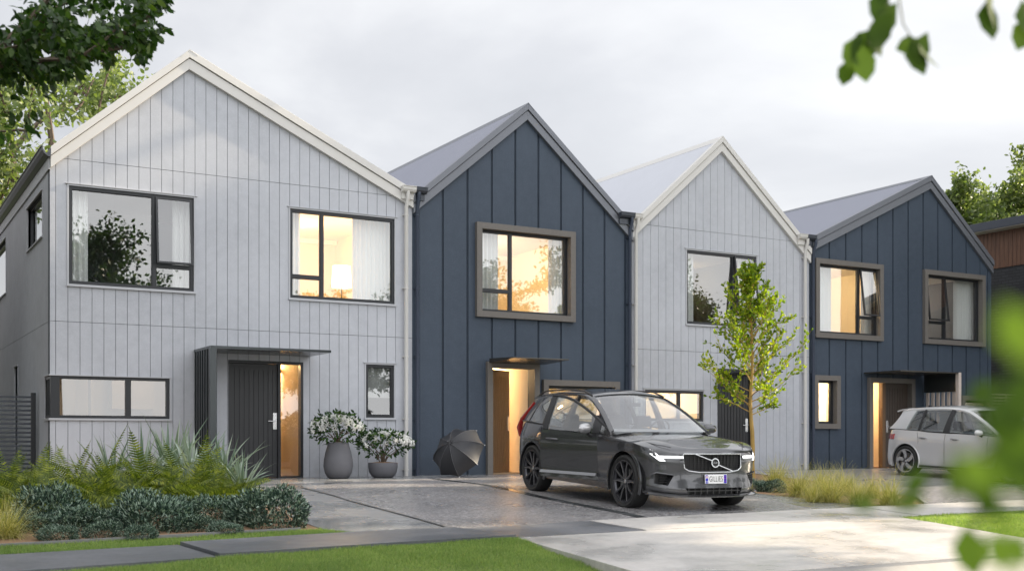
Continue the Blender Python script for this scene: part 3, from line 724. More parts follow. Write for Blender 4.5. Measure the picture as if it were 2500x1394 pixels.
# base terrain, one sheet to the horizon, following the fall
bm = bmesh.new(); ys = [400]+[p[0] for p in PROF]+[-400]; zs = [0]+[p[1] for p in PROF]+[PROF[-1][1]]
rows = [[bm.verts.new((x, y, z-.02 if y > -13.2 else z-.16)) for x in (-400, 0, 30, 430)] for y, z in zip(ys, zs)]
rows = [r for i, r in enumerate(rows)]
for a, b in zip(rows, rows[1:]):
    for i in range(3): bm.faces.new((a[i], a[i+1], b[i+1], b[i]))
bmesh.ops.recalc_face_normals(bm, faces=bm.faces)
me = bpy.data.meshes.new('ground'); bm.to_mesh(me); bm.free(); me.materials.append(M['terrain']); go = bpy.data.objects.new('ground', me); col.objects.link(go); go['kind'] = 'structure'
g = lambda *pts: [gp(*p) for p in pts]
def YBx(x): return float(np.interp(x, [-12, 1.0, 2.63, 4.55, 5.6, 7.5, 8.4, 11.33, 13.4, 34], [-11.1, -9.96, -9.78, -9.51, -9.44, -9.2, -9.1, -8.88, -8.80, -8.5]))
def YFx(x): return float(np.interp(x, [-12, 1.36, 2.72, 5.78, 7.05, 8.17, 11.47, 34], [-12.3, -11.10, -10.80, -10.45, -10.37, -10.33, -10.19, -9.8]))
YB, YF = 'B', 'F'
def onY(px, w):                           # photo column on the back (B) or front (F) edge of the footpath
    f = YBx if w == 'B' else YFx; y = -9.5
    for _ in range(12): y = f(wx(px, y))
    return (wx(px, y), y)
# planting bed left, lawn, paths
xs_ = [gp(600, 1190), gp(725, 1268), gp(785, 1290)]
path_edge = [(5.2, -1.3), (5.25, -2.9), gp(725, 1268), gp(785, 1290)]
junction = onY(888, YB)
apex = gp(735, 1190); jn1 = gp(1000, 1262); jn2 = onY(1105, YB)
sheet_poly('entry_path', [(5.2, -.0), (10.2, -.0), (10.2, -1.1), gp(1130, 1177), apex, gp(850, 1222), jn1, jn2, junction]+path_edge[::-1], 0, M['conc'], thick=.10)
# aggregate drive of the left pair
xa_ = gp(1130, 1177)
drive_front = [jn2, onY(1430, YB)]
strip_pts = [gp(1040, 1168), gp(1170, 1183), gp(1300, 1212), gp(1400, 1232), gp(1500, 1251), onY(1560, YB)]
strip_pts2 = [(p[0]+.17, p[1]) for p in strip_pts]
sheet_poly('driveway', [apex, gp(870, 1174), gp(1010, 1170), strip_pts[0]]+strip_pts[1:]+[jn2, jn1, gp(850, 1222)], .004, M['aggregate'])
sheet_poly('drain_strip', strip_pts+strip_pts2[::-1], .006, M['strip'])
r1 = gp(1815, 1206); r2 = onY(1990, YB)
sheet_poly('driveway', strip_pts2+[r2, r1, (13.1, -2.2), (13.1, -.75), (9.9, -.75)], .004, M['aggregate'])
sheet_poly('garden_bed_soil', [(-3, .8), (5.19, -.02), (5.19, -1.3), (5.24, -2.9), gp(725, 1268), gp(785, 1290), gp(735, 1293), gp(0, 1334), (-3, gp(0, 1334)[1]-.2)], -.006, M['soil'])
sheet_poly('garden_bed_soil', [(13.16, -1.36), (16.79, -1.36), (16.85, -3.2), gp(2238, 1214), onY(2260, 'B'), onY(2163, 'B'), gp(1852, 1204), (13.16, -2.2)], -.006, M['soil'])
# joint line beside the aggregate
jl = [apex, gp(850, 1222), jn1, jn2]
sheet_poly('path_joint', jl+[(x+.03, y+.03) for x, y in jl[::-1]], .009, M['joint'])
# concrete apron right of the SUV, along the houses
rp = [r1, r2, onY(2170, YB), gp(2100, 1234), gp(1850, 1204)]
bedL = [gp(1850, 1204), onY(2160, YB), onY(2250, YB), gp(2235, 1215), (17.2, -3.2), (16.9, -1.4), (13.2, -1.4)]
sheet_poly('side_path', [(10.2, -.001), (27.0, -.001), (27.0, -.7), (16.8, -.7), (16.8, -1.35), (13.15, -1.35), (13.15, -2.2), gp(1850, 1204), onY(2162, YB), r2, r1, (13.1, -2.2), (13.1, -.75), (10.2, -.75)], 0, M['conc'])
sheet_poly('driveway', [(16.9, -.75), (26.9, -.75), (26.9, YBx(26.9)), onY(2262, YB), gp(2240, 1214)], .004, M['aggregate'])
mb = MB(); a_, b_ = gp(2240, 1214), onY(2262, YB)
n_ = 10
for i in range(n_):
    p = (a_[0]+(b_[0]-a_[0])*i/n_, a_[1]+(b_[1]-a_[1])*i/n_); q = (a_[0]+(b_[0]-a_[0])*(i+1)/n_, a_[1]+(b_[1]-a_[1])*(i+1)/n_)
    mb.hexa([(p[0]-.05, p[1], gz(p[1])-.1), (p[0]-.001, p[1], gz(p[1])-.1), (q[0]-.001, q[1], gz(q[1])-.1), (q[0]-.05, q[1], gz(q[1])-.1), (p[0]-.05, p[1], gz(p[1])+.03), (p[0]-.001, p[1], gz(p[1])+.03), (q[0]-.001, q[1], gz(q[1])+.03), (q[0]-.05, q[1], gz(q[1])+.03)])
tag(mb.build('bed_edging', M['kerb']), kind='structure')
# footpath slabs
jf = [onY(437, YB), onY(1105, YB), onY(1440, YB), onY(1760, YB), onY(2100, YB)]
jF = [onY(533, YF), onY(1262, YF), onY(1575, YF), onY(1900, YF), onY(2250, YF)]
L_ = [(-12, YBx(-12))]+jf+[(34, YBx(34))]; Rr = [(-12, YFx(-12))]+jF+[(34, YFx(34))]
for i in range(len(L_)-1):
    s_ = .012; xb = np.linspace(L_[i][0]+s_, L_[i+1][0]-s_, 7); xf = np.linspace(Rr[i][0]+s_, Rr[i+1][0]-s_, 7)
    sheet_poly('footpath', [(x, YBx(x)) for x in xb]+[(x, YFx(x)) for x in xf[::-1]], .006+(.022 if i == 1 else 0)+(.004 if i % 2 else 0), M['path_c'] if i < 3 else M['cross_c'], thick=.09)  # right-hand slabs take paler concrete: strong sunlight put into their colour
# crossing
cl = [onY(1258, YF), gp(1545, 1394)]
dxy = ((cl[1][0]-cl[0][0])/(cl[1][1]-cl[0][1]))
cl.append((cl[0][0]+dxy*(-13.4-cl[0][1]), -13.4)); cr = [onY(2195, YF), gp(2500, 1312)]
dr = ((cr[1][0]-cr[0][0])/(cr[1][1]-cr[0][1])); crx = cr[0][0]+dr*(-13.4-cr[0][1])
fx_ = lambda a, b, d: [(x, YFx(x)-d) for x in np.linspace(a, b, 9)]
sheet_poly('vehicle_crossing', fx_(cl[0][0], cr[0][0], .004)+[(crx, -13.4), cl[2]], .002, M['cross_c'], thick=.22)
vdrop = lambda y: -.014-.10*max(0, min(1, (-10.6-y)/2.2))
# lawns
sheet_poly('lawn_ground', fx_(-12, cl[0][0]-.01, .01)+[(cl[2][0]-.01, -13.4), (-12, -13.4)], vdrop, M['turf'])
sheet_poly('lawn_ground', fx_(cr[0][0]+.01, 34, .01)+[(34, -13.4), (crx+.01, -13.4)], -.012, M['turf'])
gl_ = [gp(0, 1334), gp(735, 1293)]
ye = (gl_[0][1]+gl_[1][1])/2
p5_ = gp(785, 1291); fe_ = lambda x: gl_[0][1]+(gl_[1][1]-gl_[0][1])/(gl_[1][0]-gl_[0][0])*(x-gl_[0][0])
sheet_poly('lawn_ground', [(-12, fe_(-12)), gl_[0], gl_[1], p5_]+[(x, YBx(x)) for x in np.linspace(junction[0], -12, 14)], -.010, M['turf'])
ed = MB(); 
for (p, q) in [((-6, fe_(-6)), gl_[0]), (gl_[0], gl_[1])]:
    ed.hexa([(p[0], p[1]+.005, gz(p[1])-.08), (q[0], q[1]+.005, gz(q[1])-.08), (q[0], q[1]+.045, gz(q[1])-.08), (p[0], p[1]+.045, gz(p[1])-.08), (p[0], p[1]+.005, gz(p[1])+.025), (q[0], q[1]+.005, gz(q[1])+.025), (q[0], q[1]+.045, gz(q[1])+.025), (p[0], p[1]+.045, gz(p[1])+.025)])
tag(ed.build('bed_edging', M['kerb']), kind='structure')
# kerb and street
kb = MB(); kb.prism([(-13.42, -.60), (-13.42, gz(-13.4)+.0), (-13.50, gz(-13.4)-.01), (-13.60, -.52), (-13.60, -.60)], -30, 60, 'x'); tag(kb.build('kerb', M['kerb']), kind='structure')
st = MB(); st.box(-60, 120, -23.5, -13.59, -.60, -.535); tag(st.build('street', M['asphalt']), kind='structure')
# ---------------------------------------------------------------- grass blades (nobody could count them)
def grass(name, inside, bbox, n, hgt, m, label, w=.004, drop=None):
    x0, x1, y0, y1 = bbox; P = rng.uniform((x0, y0), (x1, y1), (n, 2)); P = P[inside(P[:, 0], P[:, 1])]; n = len(P)
    z = np.interp(-P[:, 1], [-p[0] for p in PROF], [p[1] for p in PROF])+(-.012 if drop is None else np.vectorize(drop)(P[:, 1]))
    a = rng.uniform(0, 2*np.pi, n); cl_ = .75+.5*np.sin(P[:, 0]*3.1+1.3*np.sin(P[:, 1]*4.2))*np.sin(P[:, 1]*5.3+P[:, 0])*.5
    h = hgt*rng.uniform(.6, 1.25, n)*cl_; le = h*rng.uniform(.2, .9, n)*.8; b = rng.uniform(0, 2*np.pi, n)
    base = np.c_[P, z]; wv = np.c_[np.cos(a)*w, np.sin(a)*w, np.zeros(n)]
    tip = base+np.c_[np.cos(b)*le, np.sin(b)*le, h]
    V = np.stack([base-wv, base+wv, tip], 1).reshape(-1, 3); Fc = np.arange(3*n).reshape(-1, 3)
    return tag(npmesh(name, V, Fc, m), label, 'grass', kind='stuff')
M['grass'] = leafmat('grass_blade', [(0, (.17, .25, .07)), (.5, (.28, .39, .12)), (.9, (.38, .48, .16)), (1, (.52, .50, .24))], .5, .45)
def in_front(x, y):
    xe = cl[0][0]+dxy*(y-cl[0][1]); a, b = x < xe-.01, y < np.vectorize(YFx)(x)-.005
    return a & b
ed0 = gl_[0]; sl_ = (gl_[1][1]-gl_[0][1])/(gl_[1][0]-gl_[0][0])
grass('lawn_grass', in_front, (0.5, 7.5, -13.4, -10.3), 330000, .050, M['grass'], 'short green grass of the front verge beside the pale concrete crossing', drop=vdrop)
jx = junction[0]; px5, py5 = gp(785, 1291)
def in_strip(x, y):
    top_ = ed0[1]+sl_*(x-ed0[0]); yb_ = np.vectorize(YBx)(x); top_ = np.where(x > gl_[1][0], np.where(x > px5, py5+(junction[1]-py5)*(x-px5)/(jx-px5), gl_[1][1]+(py5-gl_[1][1])*(x-gl_[1][0])/(px5-gl_[1][0])), top_)
    return (y > yb_+.005) & (y < top_) & (x < jx)
grass('lawn_grass', in_strip, (-.5, jx, -10.3, -8.6), 60000, .042, M['grass'], 'narrow strip of short grass between the left planting bed and the footpath')
grass('lawn_grass', lambda x, y: (x > cr[0][0]+dr*(y-cr[0][1])+.01) & (y < np.vectorize(YFx)(x)-.005), (8, 20, -13.4, -9.8), 200000, .045, M['grass'], 'sunlit short grass at the right edge beyond the pale crossing', .005)

# ================================================================ PLANTS
def nrm(a): return a/np.maximum(1e-9, np.linalg.norm(a, axis=-1, keepdims=True))
def leaves_np(C, D, L, W, fold=.0, up=None, jit=1.0):
    """leaf-shaped quads-pairs: base C, direction D, length L, width W -> verts (n*6), faces quads"""
    n = len(C); D = nrm(D); r = rng.normal(size=(n, 3)) if up is None else up+rng.normal(size=(n, 3))*jit*.4
    S = nrm(np.cross(D, r)); U = nrm(np.cross(S, D)); L = np.broadcast_to(np.asarray(L, float), (n,))[:, None]; W = np.broadcast_to(np.asarray(W, float), (n,))[:, None]
    dr_ = -.12*L
    p0 = C; m1 = C+D*L*.38; m2 = C+D*L*.72+U*dr_*.5; t = C+D*L+U*dr_
    V = np.stack([p0, m1+S*W*.5+U*fold*W, m2+S*W*.40+U*fold*W*.6, t, m2-S*W*.40+U*fold*W*.6, m1-S*W*.5+U*fold*W, m1-U*.0, m2], 1)
    idx = np.arange(n)[:, None]*8
    Fc = np.concatenate([idx+np.array([[0, 1, 6, 5]]), idx+np.array([[1, 2, 7, 6]]), idx+np.array([[6, 7, 4, 5]]), idx+np.array([[2, 3, 4, 7]])], 0)
    return V.reshape(-1, 3), Fc
def fern_mesh(name, seed, nf=30, R0=.80):
    r = random.Random(seed); V = []; Fq = []
    for f in range(nf):
        az = r.uniform(0, 2*math.pi); el = R(r.uniform(14, 56)) if f > 1 else R(r.uniform(56, 76)); L = R0*r.uniform(.65, 1.15); p = Vector((r.uniform(-.12, .12), r.uniform(-.12, .12), 0)); n = 27
        d = Vector((math.cos(az)*math.cos(el), math.sin(az)*math.cos(el), math.sin(el))); roll = r.uniform(-.9, .9); droop = r.uniform(.02, .08) if el < 1.0 else r.uniform(.005, .03)
        pts = []
        for i in range(n+1):
            pts.append(p.copy()); p = p+d*(L/n); d = (d+Vector((0, 0, -droop))).normalized()
        for i in range(3, n):
            t = i/n; a = pts[i]; T = (pts[i+1]-pts[i]).normalized(); S = T.cross(Vector((0, 0, 1)));
            if S.length < .1: S = T.cross(Vector((math.cos(az), math.sin(az), 0)))
            S.normalize(); U = S.cross(T); S = (S*math.cos(roll)+U*math.sin(roll)).normalized(); U = S.cross(T)
            ll = .105*L/.75*(math.sin(math.pi*min(1, .12+t*.95))**.7+.05); w = L/n*.31
            for sg in (-1, 1):
                dl = (S*sg+T*.35-U*.12).normalized(); b = len(V)
                V += [a-T*w, a+dl*ll*.5-T*w*1.05+U*.004, a+dl*ll, a+dl*ll*.5+T*w*.9, a+T*w]; Fq += [(b, b+1, b+3, b+4), (b+1, b+2, b+3, b+3)]
        for i in range(0, n, 3):
            a, c_ = pts[i], pts[min(n, i+3)]; b = len(V); wv = Vector((.0035, 0, 0)); V += [a-wv, a+wv, c_+wv*.4, c_-wv*.4]; Fq.append((b, b+1, b+2, b+3))
    me = bpy.data.meshes.new(name); me.from_pydata([tuple(v) for v in V], [], [tuple(dict.fromkeys(q)) for q in Fq]); return me
M['fern'] = leafmat('fern_frond', [(0, (.06, .095, .016)), (.45, (.135, .18, .024)), (.8, (.25, .295, .035)), (1, (.38, .39, .055))], .55, .42)
def meshobj(name, me, m, loc=(0, 0, 0), rz=0, sc=1, parent=None):
    if not me.materials:
        for q in (m if isinstance(m, list) else [m]): me.materials.append(q)
    o = bpy.data.objects.new(name, me); col.objects.link(o); o.location = loc; o.rotation_euler = (0, 0, rz); o.scale = (sc,)*3; o.parent = parent
    return o
ferns = [fern_mesh('fern', s) for s in (1, 2, 3)]
# (photo column, depth Y, scale) of each fern
fpos = [(90, -5.5, .95, 0), (275, -6.1, .75, 0), (395, -5.0, 1.05, 0), (480, -4.3, 1.1, 0), (20, -5.5, 1.0, 0), (-40, -4.6, 1.15, 1), (35, -4.9, 1.1, 0), (110, -4.0, 1.0, 0), (165, -5.1, 1.05, 0), (245, -4.4, 1.2, 1), (230, -5.8, .9, 0), (300, -5.3, 1.0, 0), (345, -4.4, 1.15, 1), (400, -5.5, .95, 0), (60, -5.9, .9, 0), (130, -6.1, .85, 0),
        (430, -4.6, 1.05, 0), (490, -5.2, .95, 0), (455, -5.9, .8, 0), (540, -4.7, .9, 0), (360, -6.0, .85, 0), (575, -5.1, .72, 0), (180, -3.4, 1.0, 0), (0, -6.3, .85, 0), (520, -5.7, .7, 0)]
flabels = ['fern behind the two leftmost dark shrubs', 'low fern drooping over the shrubs left of centre', 'fern spreading below the right end of the long corner window', 'fern partly hiding the base of the silvery strap leaves', 'arching fern near the left edge of the bed', 'first tall fern at the far left edge of the planting bed', 'fern in the back row below the dark slatted fence', 'fern in front of the corner of the pale house', 'broad fern left of the middle of the planting bed', 'tall upright fern below the long corner window', 'low fern behind the left dark green shrubs', 'fern with spreading fronds below the long corner window', 'tall fern below the right half of the long corner window',
    'low fern in the middle of the planting bed', 'low fern near the left edge above the dark shrubs', 'low arching fern above the leftmost dark shrub', 'fern in front of the silvery strap-leaved plant', 'fern below the silvery leaves left of the entry fins', 'low fern just behind the middle dark shrubs', 'yellow-green fern beside the entry fins', 'low fern in the centre behind the dark shrubs', 'rightmost fern leaning over the entry path', 'fern set back against the wall of the pale house', 'low fern in the bottom left corner of the bed', 'small fern behind the right dark shrubs']
for i, ((px, Y, sc, _), lb) in enumerate(zip(fpos, flabels)):
    o = meshobj('fern', ferns[i % 3], M['fern'], (wx(px, Y), Y, gz(Y)-.02), i*1.3, sc*1.12)
    tag(o, lb, 'fern', 'ferns in the planting bed')
def strap_mesh(name, seed, n=46, L0=.85, w0=.034):
    r = random.Random(seed); mb = MB()
    for f in range(n):
        az = r.uniform(0, 2*math.pi); el = R(r.uniform(35, 88)); L = L0*r.uniform(.65, 1.1); k = 9; droop = r.uniform(.01, .14); p = Vector((r.uniform(-.06, .06), r.uniform(-.06, .06), 0)); d = Vector((math.cos(az)*math.cos(el), math.sin(az)*math.cos(el), math.sin(el))); rows = []
        tw = r.uniform(-.7, .7)
        for i in range(k+1):
            t = i/k; w = w0*r.uniform(.97, 1.03)*(.55+.75*math.sin(math.pi*min(1, t*.9+.1)))*(1-t**4)+.001; S = d.cross(Vector((0, 0, 1))); S = S.normalized() if S.length > .05 else Vector((1, 0, 0)); U = S.cross(d); S = S*math.cos(tw)+U*math.sin(tw); U = S.cross(d)
            rows.append([p-S*w/2+U*w*.18, p, p+S*w/2+U*w*.18]); p = p+d*(L/k); d = (d+Vector((0, 0, -droop))).normalized()
        mb.grid(rows)
    me = bpy.data.meshes.new(name); me.from_pydata(mb.v, [], mb.f); return me
M['strap'] = leafmat('silvery_strap_leaf', [(0, (.16, .23, .17)), (.5, (.36, .43, .37)), (1, (.58, .63, .60))], .4, .25)
straps = [strap_mesh('strap_plant', s) for s in (5, 6)]
for i, (px, Y, sc, lb) in enumerate([(270, -2.6, .85, 'silvery strap-leaved plant behind the ferns below the corner window'), (345, -2.9, .95, 'silvery strap-leaved plant left of the largest one'), (420, -2.6, 1.12, 'largest silvery strap-leaved plant, against the pale wall'), (468, -3.3, .95, 'silvery strap-leaved plant left of the entry fins'), (548, -3.5, .88, 'silvery strap-leaved plant in front of the entry post'), (592, -4.3, .62, 'small silvery strap-leaved plant drooping over the entry path')]):
    tag(meshobj('strap_plant', straps[i % 2], M['strap'], (wx(px, Y), Y, gz(Y)), i*2.1, sc*1.22), lb, 'plant', 'silvery strap-leaved plants')
def mound_mesh(name, seed, n=4200, Rr=.35, H=.35):
    g_ = np.random.default_rng(seed); nb = 16
    B = g_.normal(size=(nb, 3)); B = B/np.linalg.norm(B, axis=1, keepdims=True); B[:, 2] = np.abs(B[:, 2]); rad = g_.uniform(.75, 1.15, nb)
    D = g_.normal(size=(n, 3)); D /= np.linalg.norm(D, axis=1, keepdims=True); D[:, 2] = np.abs(D[:, 2])*.95-.05
    dots = D@B.T; bump_ = (np.exp((dots-1)*9)*rad).sum(1); bump_ = .45+.6*np.clip(bump_, 0, 1.15)
    rr = g_.uniform(.35, 1.0, n)**.35
    P = D*np.array([Rr, Rr, H])*(bump_*rr)[:, None]
    dd = D*.8+g_.normal(size=(n, 3))*.55+np.array([0, 0, .35])
    V, Fc = leaves_np(P, dd, g_.uniform(.024, .050, n), g_.uniform(.008, .015, n), .25)
    me = bpy.data.meshes.new(name); me.from_pydata(V.tolist(), [], Fc.tolist())
    tip = (rr > .86) & (g_.random(n) < .30*np.clip(D[:, 2]+.35, 0, 1))  # more pale leaves towards the top, as if lit from above
    me.materials.append(M['shrub']); me.materials.append(M['shrub_toplit']); me.polygons.foreach_set('material_index', np.tile(tip, 4).astype(np.int32)); return me
M['shrub'] = leafmat('dark_glossy_shrub_leaf', [(0, (.010, .028, .020)), (.5, (.022, .055, .038)), (.78, (.07, .13, .09)), (.86, (.22, .32, .25)), (1, (.50, .60, .52))], .5, .15, .4)  # whitish end of the ramp paints glints of light on some leaves
M['shrub_toplit'] = leafmat('silvery_toplit_shrub_leaf', [(0, (.16, .25, .19)), (1, (.45, .55, .48))], .45, .2, .4)  # paler leaves: light on the mound tops painted in as colour
mounds = [mound_mesh('mound_shrub', s) for s in (21, 22, 23)]
spos = [(62, 1275, .85), (125, 1262, 1.12), (205, 1272, .9), (262, 1290, .55), (150, 1297, .62), (305, 1268, .78), (375, 1272, 1.16), (350, 1296, .5), (432, 1250, .85), (470, 1272, .8), (535, 1250, 1.05), (602, 1255, .7), (560, 1282, .5), (665, 1262, 1.28), (255, 1262, .7)]
slab = ['leftmost dark shrub beside the tan grass clump', 'tall dark shrub second from the left', 'dark shrub mound in front of the low ferns on the left', 'small dark shrub at the bed edge, left group', 'low dark shrub at the bed edge near the left', 'dark shrub left of the middle of the row', 'largest dark shrub in the middle of the row', 'small dark shrub in front of the middle mound', 'dark shrub behind the middle of the row', 'dark shrub right of the middle of the row', 'dark shrub in the right half of the row', 'dark shrub next to the last one, set back', 'smallest dark shrub in front of the right mounds', 'round dark shrub at the right end next to the entry path', 'low small dark shrub over bare soil, left of centre']
for i, ((px, py, sc), lb) in enumerate(zip(spos, slab)):
    X, Y = gp(px, py+22); mo_ = meshobj('mound_shrub', mounds[i % 3], M['shrub'], (X, Y+.15, gz(Y)-.01), i*1.1, sc); mo_.scale = (sc, sc*.95, sc*(.85, 1.22, .95, 1.05, .72)[i % 5]); tag(mo_, lb, 'shrub', 'dark green shrubs along the planting bed')
for i, (px, py, sc, lb) in enumerate([(1858, 1190, .72, 'dark shrub at the foot of the young tree'), (1900, 1193, .66, 'dark shrub between the young tree and the first tussock')]):
    X, Y = gp(px, py+8); tag(meshobj('mound_shrub', mounds[i], M['shrub'], (X, Y+.15, gz(Y)-.01), i*1.7, sc), lb, 'shrub', 'dark green shrubs by the young tree')
def tussock_mesh(name, seed, n=620, L0=.52):
    r = random.Random(seed); V = []; Fq = []
    for f in range(n):
        az = r.uniform(0, 2*math.pi); el = R(r.uniform(28, 84)); L = L0*r.uniform(.6, 1.15); k = 6; droop = r.uniform(.12, .42); p = Vector((r.gauss(0, .05), r.gauss(0, .05), 0)); d = Vector((math.cos(az)*math.cos(el), math.sin(az)*math.cos(el), math.sin(el))); b = len(V); w = r.uniform(.0018, .0034); S = Vector((-math.sin(az), math.cos(az), 0)).lerp(Vector((r.uniform(-1, 1), r.uniform(-1, 1), 0)), .5)
        S = S.normalized() if S.length > .01 else Vector((1, 0, 0))
        for i in range(k+1):
            ww = w*(1-.85*i/k); V += [p-S*ww*1.3, p+S*ww*1.3]; p = p+d*(L/k); d = (d+Vector((0, 0, -droop))).normalized()
        for i in range(k): Fq.append((b+2*i, b+2*i+1, b+2*i+3, b+2*i+2))
    me = bpy.data.meshes.new(name); me.from_pydata([tuple(v) for v in V], [], Fq); return me
M['tussock'] = leafmat('tan_green_tussock_blade', [(0, (.20, .22, .05)), (.4, (.50, .46, .14)), (.8, (.74, .64, .28)), (1, (.85, .74, .50))], .5, .4)
tus = [tussock_mesh('tussock_grass', s) for s in (31, 32, 33)]
for i, (px, py, sc, lb) in enumerate([(1905, 1185, 1.0, 'tussock nearest the young tree with reddish tips'), (1962, 1208, 1.0, 'second tussock from the young tree'), (2015, 1200, .95, 'tussock in the back of the row, third from the tree'), (2040, 1222, 1.0, 'low tussock at the front edge of the row'), (2075, 1205, .98, 'tussock in the middle of the row'), (2110, 1228, .85, 'tussock partly behind the blurred leaves'),
        (2140, 1212, .8, 'tussock set back toward the right driveway'), (2185, 1230, 1.0, 'last tussock at the right end of the row'), (2000, 1222, .7, 'small tussock overhanging the concrete path'), (15, 1310, 1.05, 'tan grass clump at the left edge of the planting bed')]):
    X, Y = gp(px, py+4); tag(meshobj('tussock_grass', tus[i % 3], M['tussock'], (X, Y+.1, gz(Y)-.01), i*.9, sc*(1.10 if i < 9 else .85)), lb, 'grass clump', 'tussock grasses' if i < 9 else None)
# ---------------------------------------------------------------- trees
def branch_path(p, d, L, n, r, wob=.12, up=.03):
    pts = [p.copy()]
    for i in range(n):
        d = (d+Vector((r.gauss(0, wob), r.gauss(0, wob), r.gauss(0, wob)+up))).normalized(); p = p+d*(L/n); pts.append(p.copy())
    return pts
M['bark_y'] = mat('ochre_young_bark', (.38, .25, .07), .75, 0, .35, 8, .5, 30)
M['bark'] = mat('brown_bark', (.12, .09, .065), .85, 0, .3, 6, .6, 20)
M['leaf_y'] = leafmat('yellow_green_leaf', [(0, (.09, .16, .015)), (.4, (.22, .32, .02)), (.8, (.40, .48, .03)), (1, (.60, .58, .05))], .4, .5)
def young_tree(px, Y, H):
    x, z = wx(px, Y), gz(Y); e = empty('young_tree', (x, Y, z)); tag(e, 'slender young tree with bright yellow-green leaves in front of the narrow pale house', 'tree')
    r = random.Random(4); mb = MB(); tr = [Vector((0.0+.02*math.sin(i*.9), .015*math.cos(i*1.3), H*.97*i/14)) for i in range(15)]
    tr[0].x = .05; mb.tube(tr, [.043*(1-.9*i/14)+.004 for i in range(15)], 8); mb.build('trunk', M['bark_y'], e, smooth=True)
    C = []; D = []; bm_ = MB(); k = 54
    for i in range(k):
        t = .30+.68*i/k; zz = H*t*.97; az = i*2.4+r.uniform(-.4, .4)
        prof_ = np.interp(t, [.28, .36, .45, .6, .75, .88, 1], [.75, 1.15, 1.12, .95, .62, .42, .12])
        L = prof_*r.uniform(.85, 1.3); el = R(np.interp(t, [.3, .5, .9], [14, 32, 62])); d = Vector((math.cos(az)*math.cos(el), math.sin(az)*math.cos(el), math.sin(el)))
        fi = t/.97*14*.97; base = Vector((.02*math.sin(zz/H*14), 0, zz)); pts = branch_path(base, d, L, 7, r, .10, .05); bm_.tube(pts, [.011*(1-.8*j/7) for j in range(8)], 5)
        for s in range(7):
            j = r.randint(2, 6); pp = pts[j]; dd = (pts[j+1]-pts[j]).normalized()+Vector((r.gauss(0, .6), r.gauss(0, .6), r.gauss(0.15, .4))); sp = branch_path(pp, dd.normalized(), L*r.uniform(.18, .38), 4, r, .15, .06); bm_.tube(sp, [.004, .0035, .003, .002, .002], 4)
            for q in range(1, 5):
                for _ in range(4): C.append(sp[q]+Vector((r.gauss(0, .012),)*3)); D.append(sp[q]-sp[q-1]+Vector((r.gauss(0, .05), r.gauss(0, .05), r.gauss(0.02, .04))))
        for q in range(2, 8):
            for _ in range(4): C.append(pts[q]+Vector((r.gauss(0, .03), r.gauss(0, .03), r.gauss(0, .03)))); D.append(pts[q]-pts[q-1]+Vector((r.gauss(0, .12), r.gauss(0, .12), r.gauss(0.05, .08))))
    bm_.build('branches', M['bark_y'], e)
    C = np.array([tuple(c) for c in C]); D = np.array([tuple(c) for c in D]); n = len(C)
    V, Fc = leaves_np(C, D, rng.uniform(.055, .095, n), rng.uniform(.030, .046, n), .12); npmesh('crown', V, Fc, M['leaf_y'], e)
    return e
tx, ty = gp(1835, 1168)
YT = -3.2; young_tree(1835, YT, wz(1835, 640, YT)-gz(YT))
M['leaf_dk'] = leafmat('dark_green_tree_leaf', [(0, (.015, .045, .006)), (.5, (.035, .085, .012)), (.9, (.075, .14, .02)), (1, (.14, .20, .03))], .4, .40)
M['leaf_pale'] = leafmat('pale_green_tree_leaf', [(0, (.09, .13, .04)), (.5, (.17, .22, .075)), (1, (.30, .34, .16))], .5, .45)
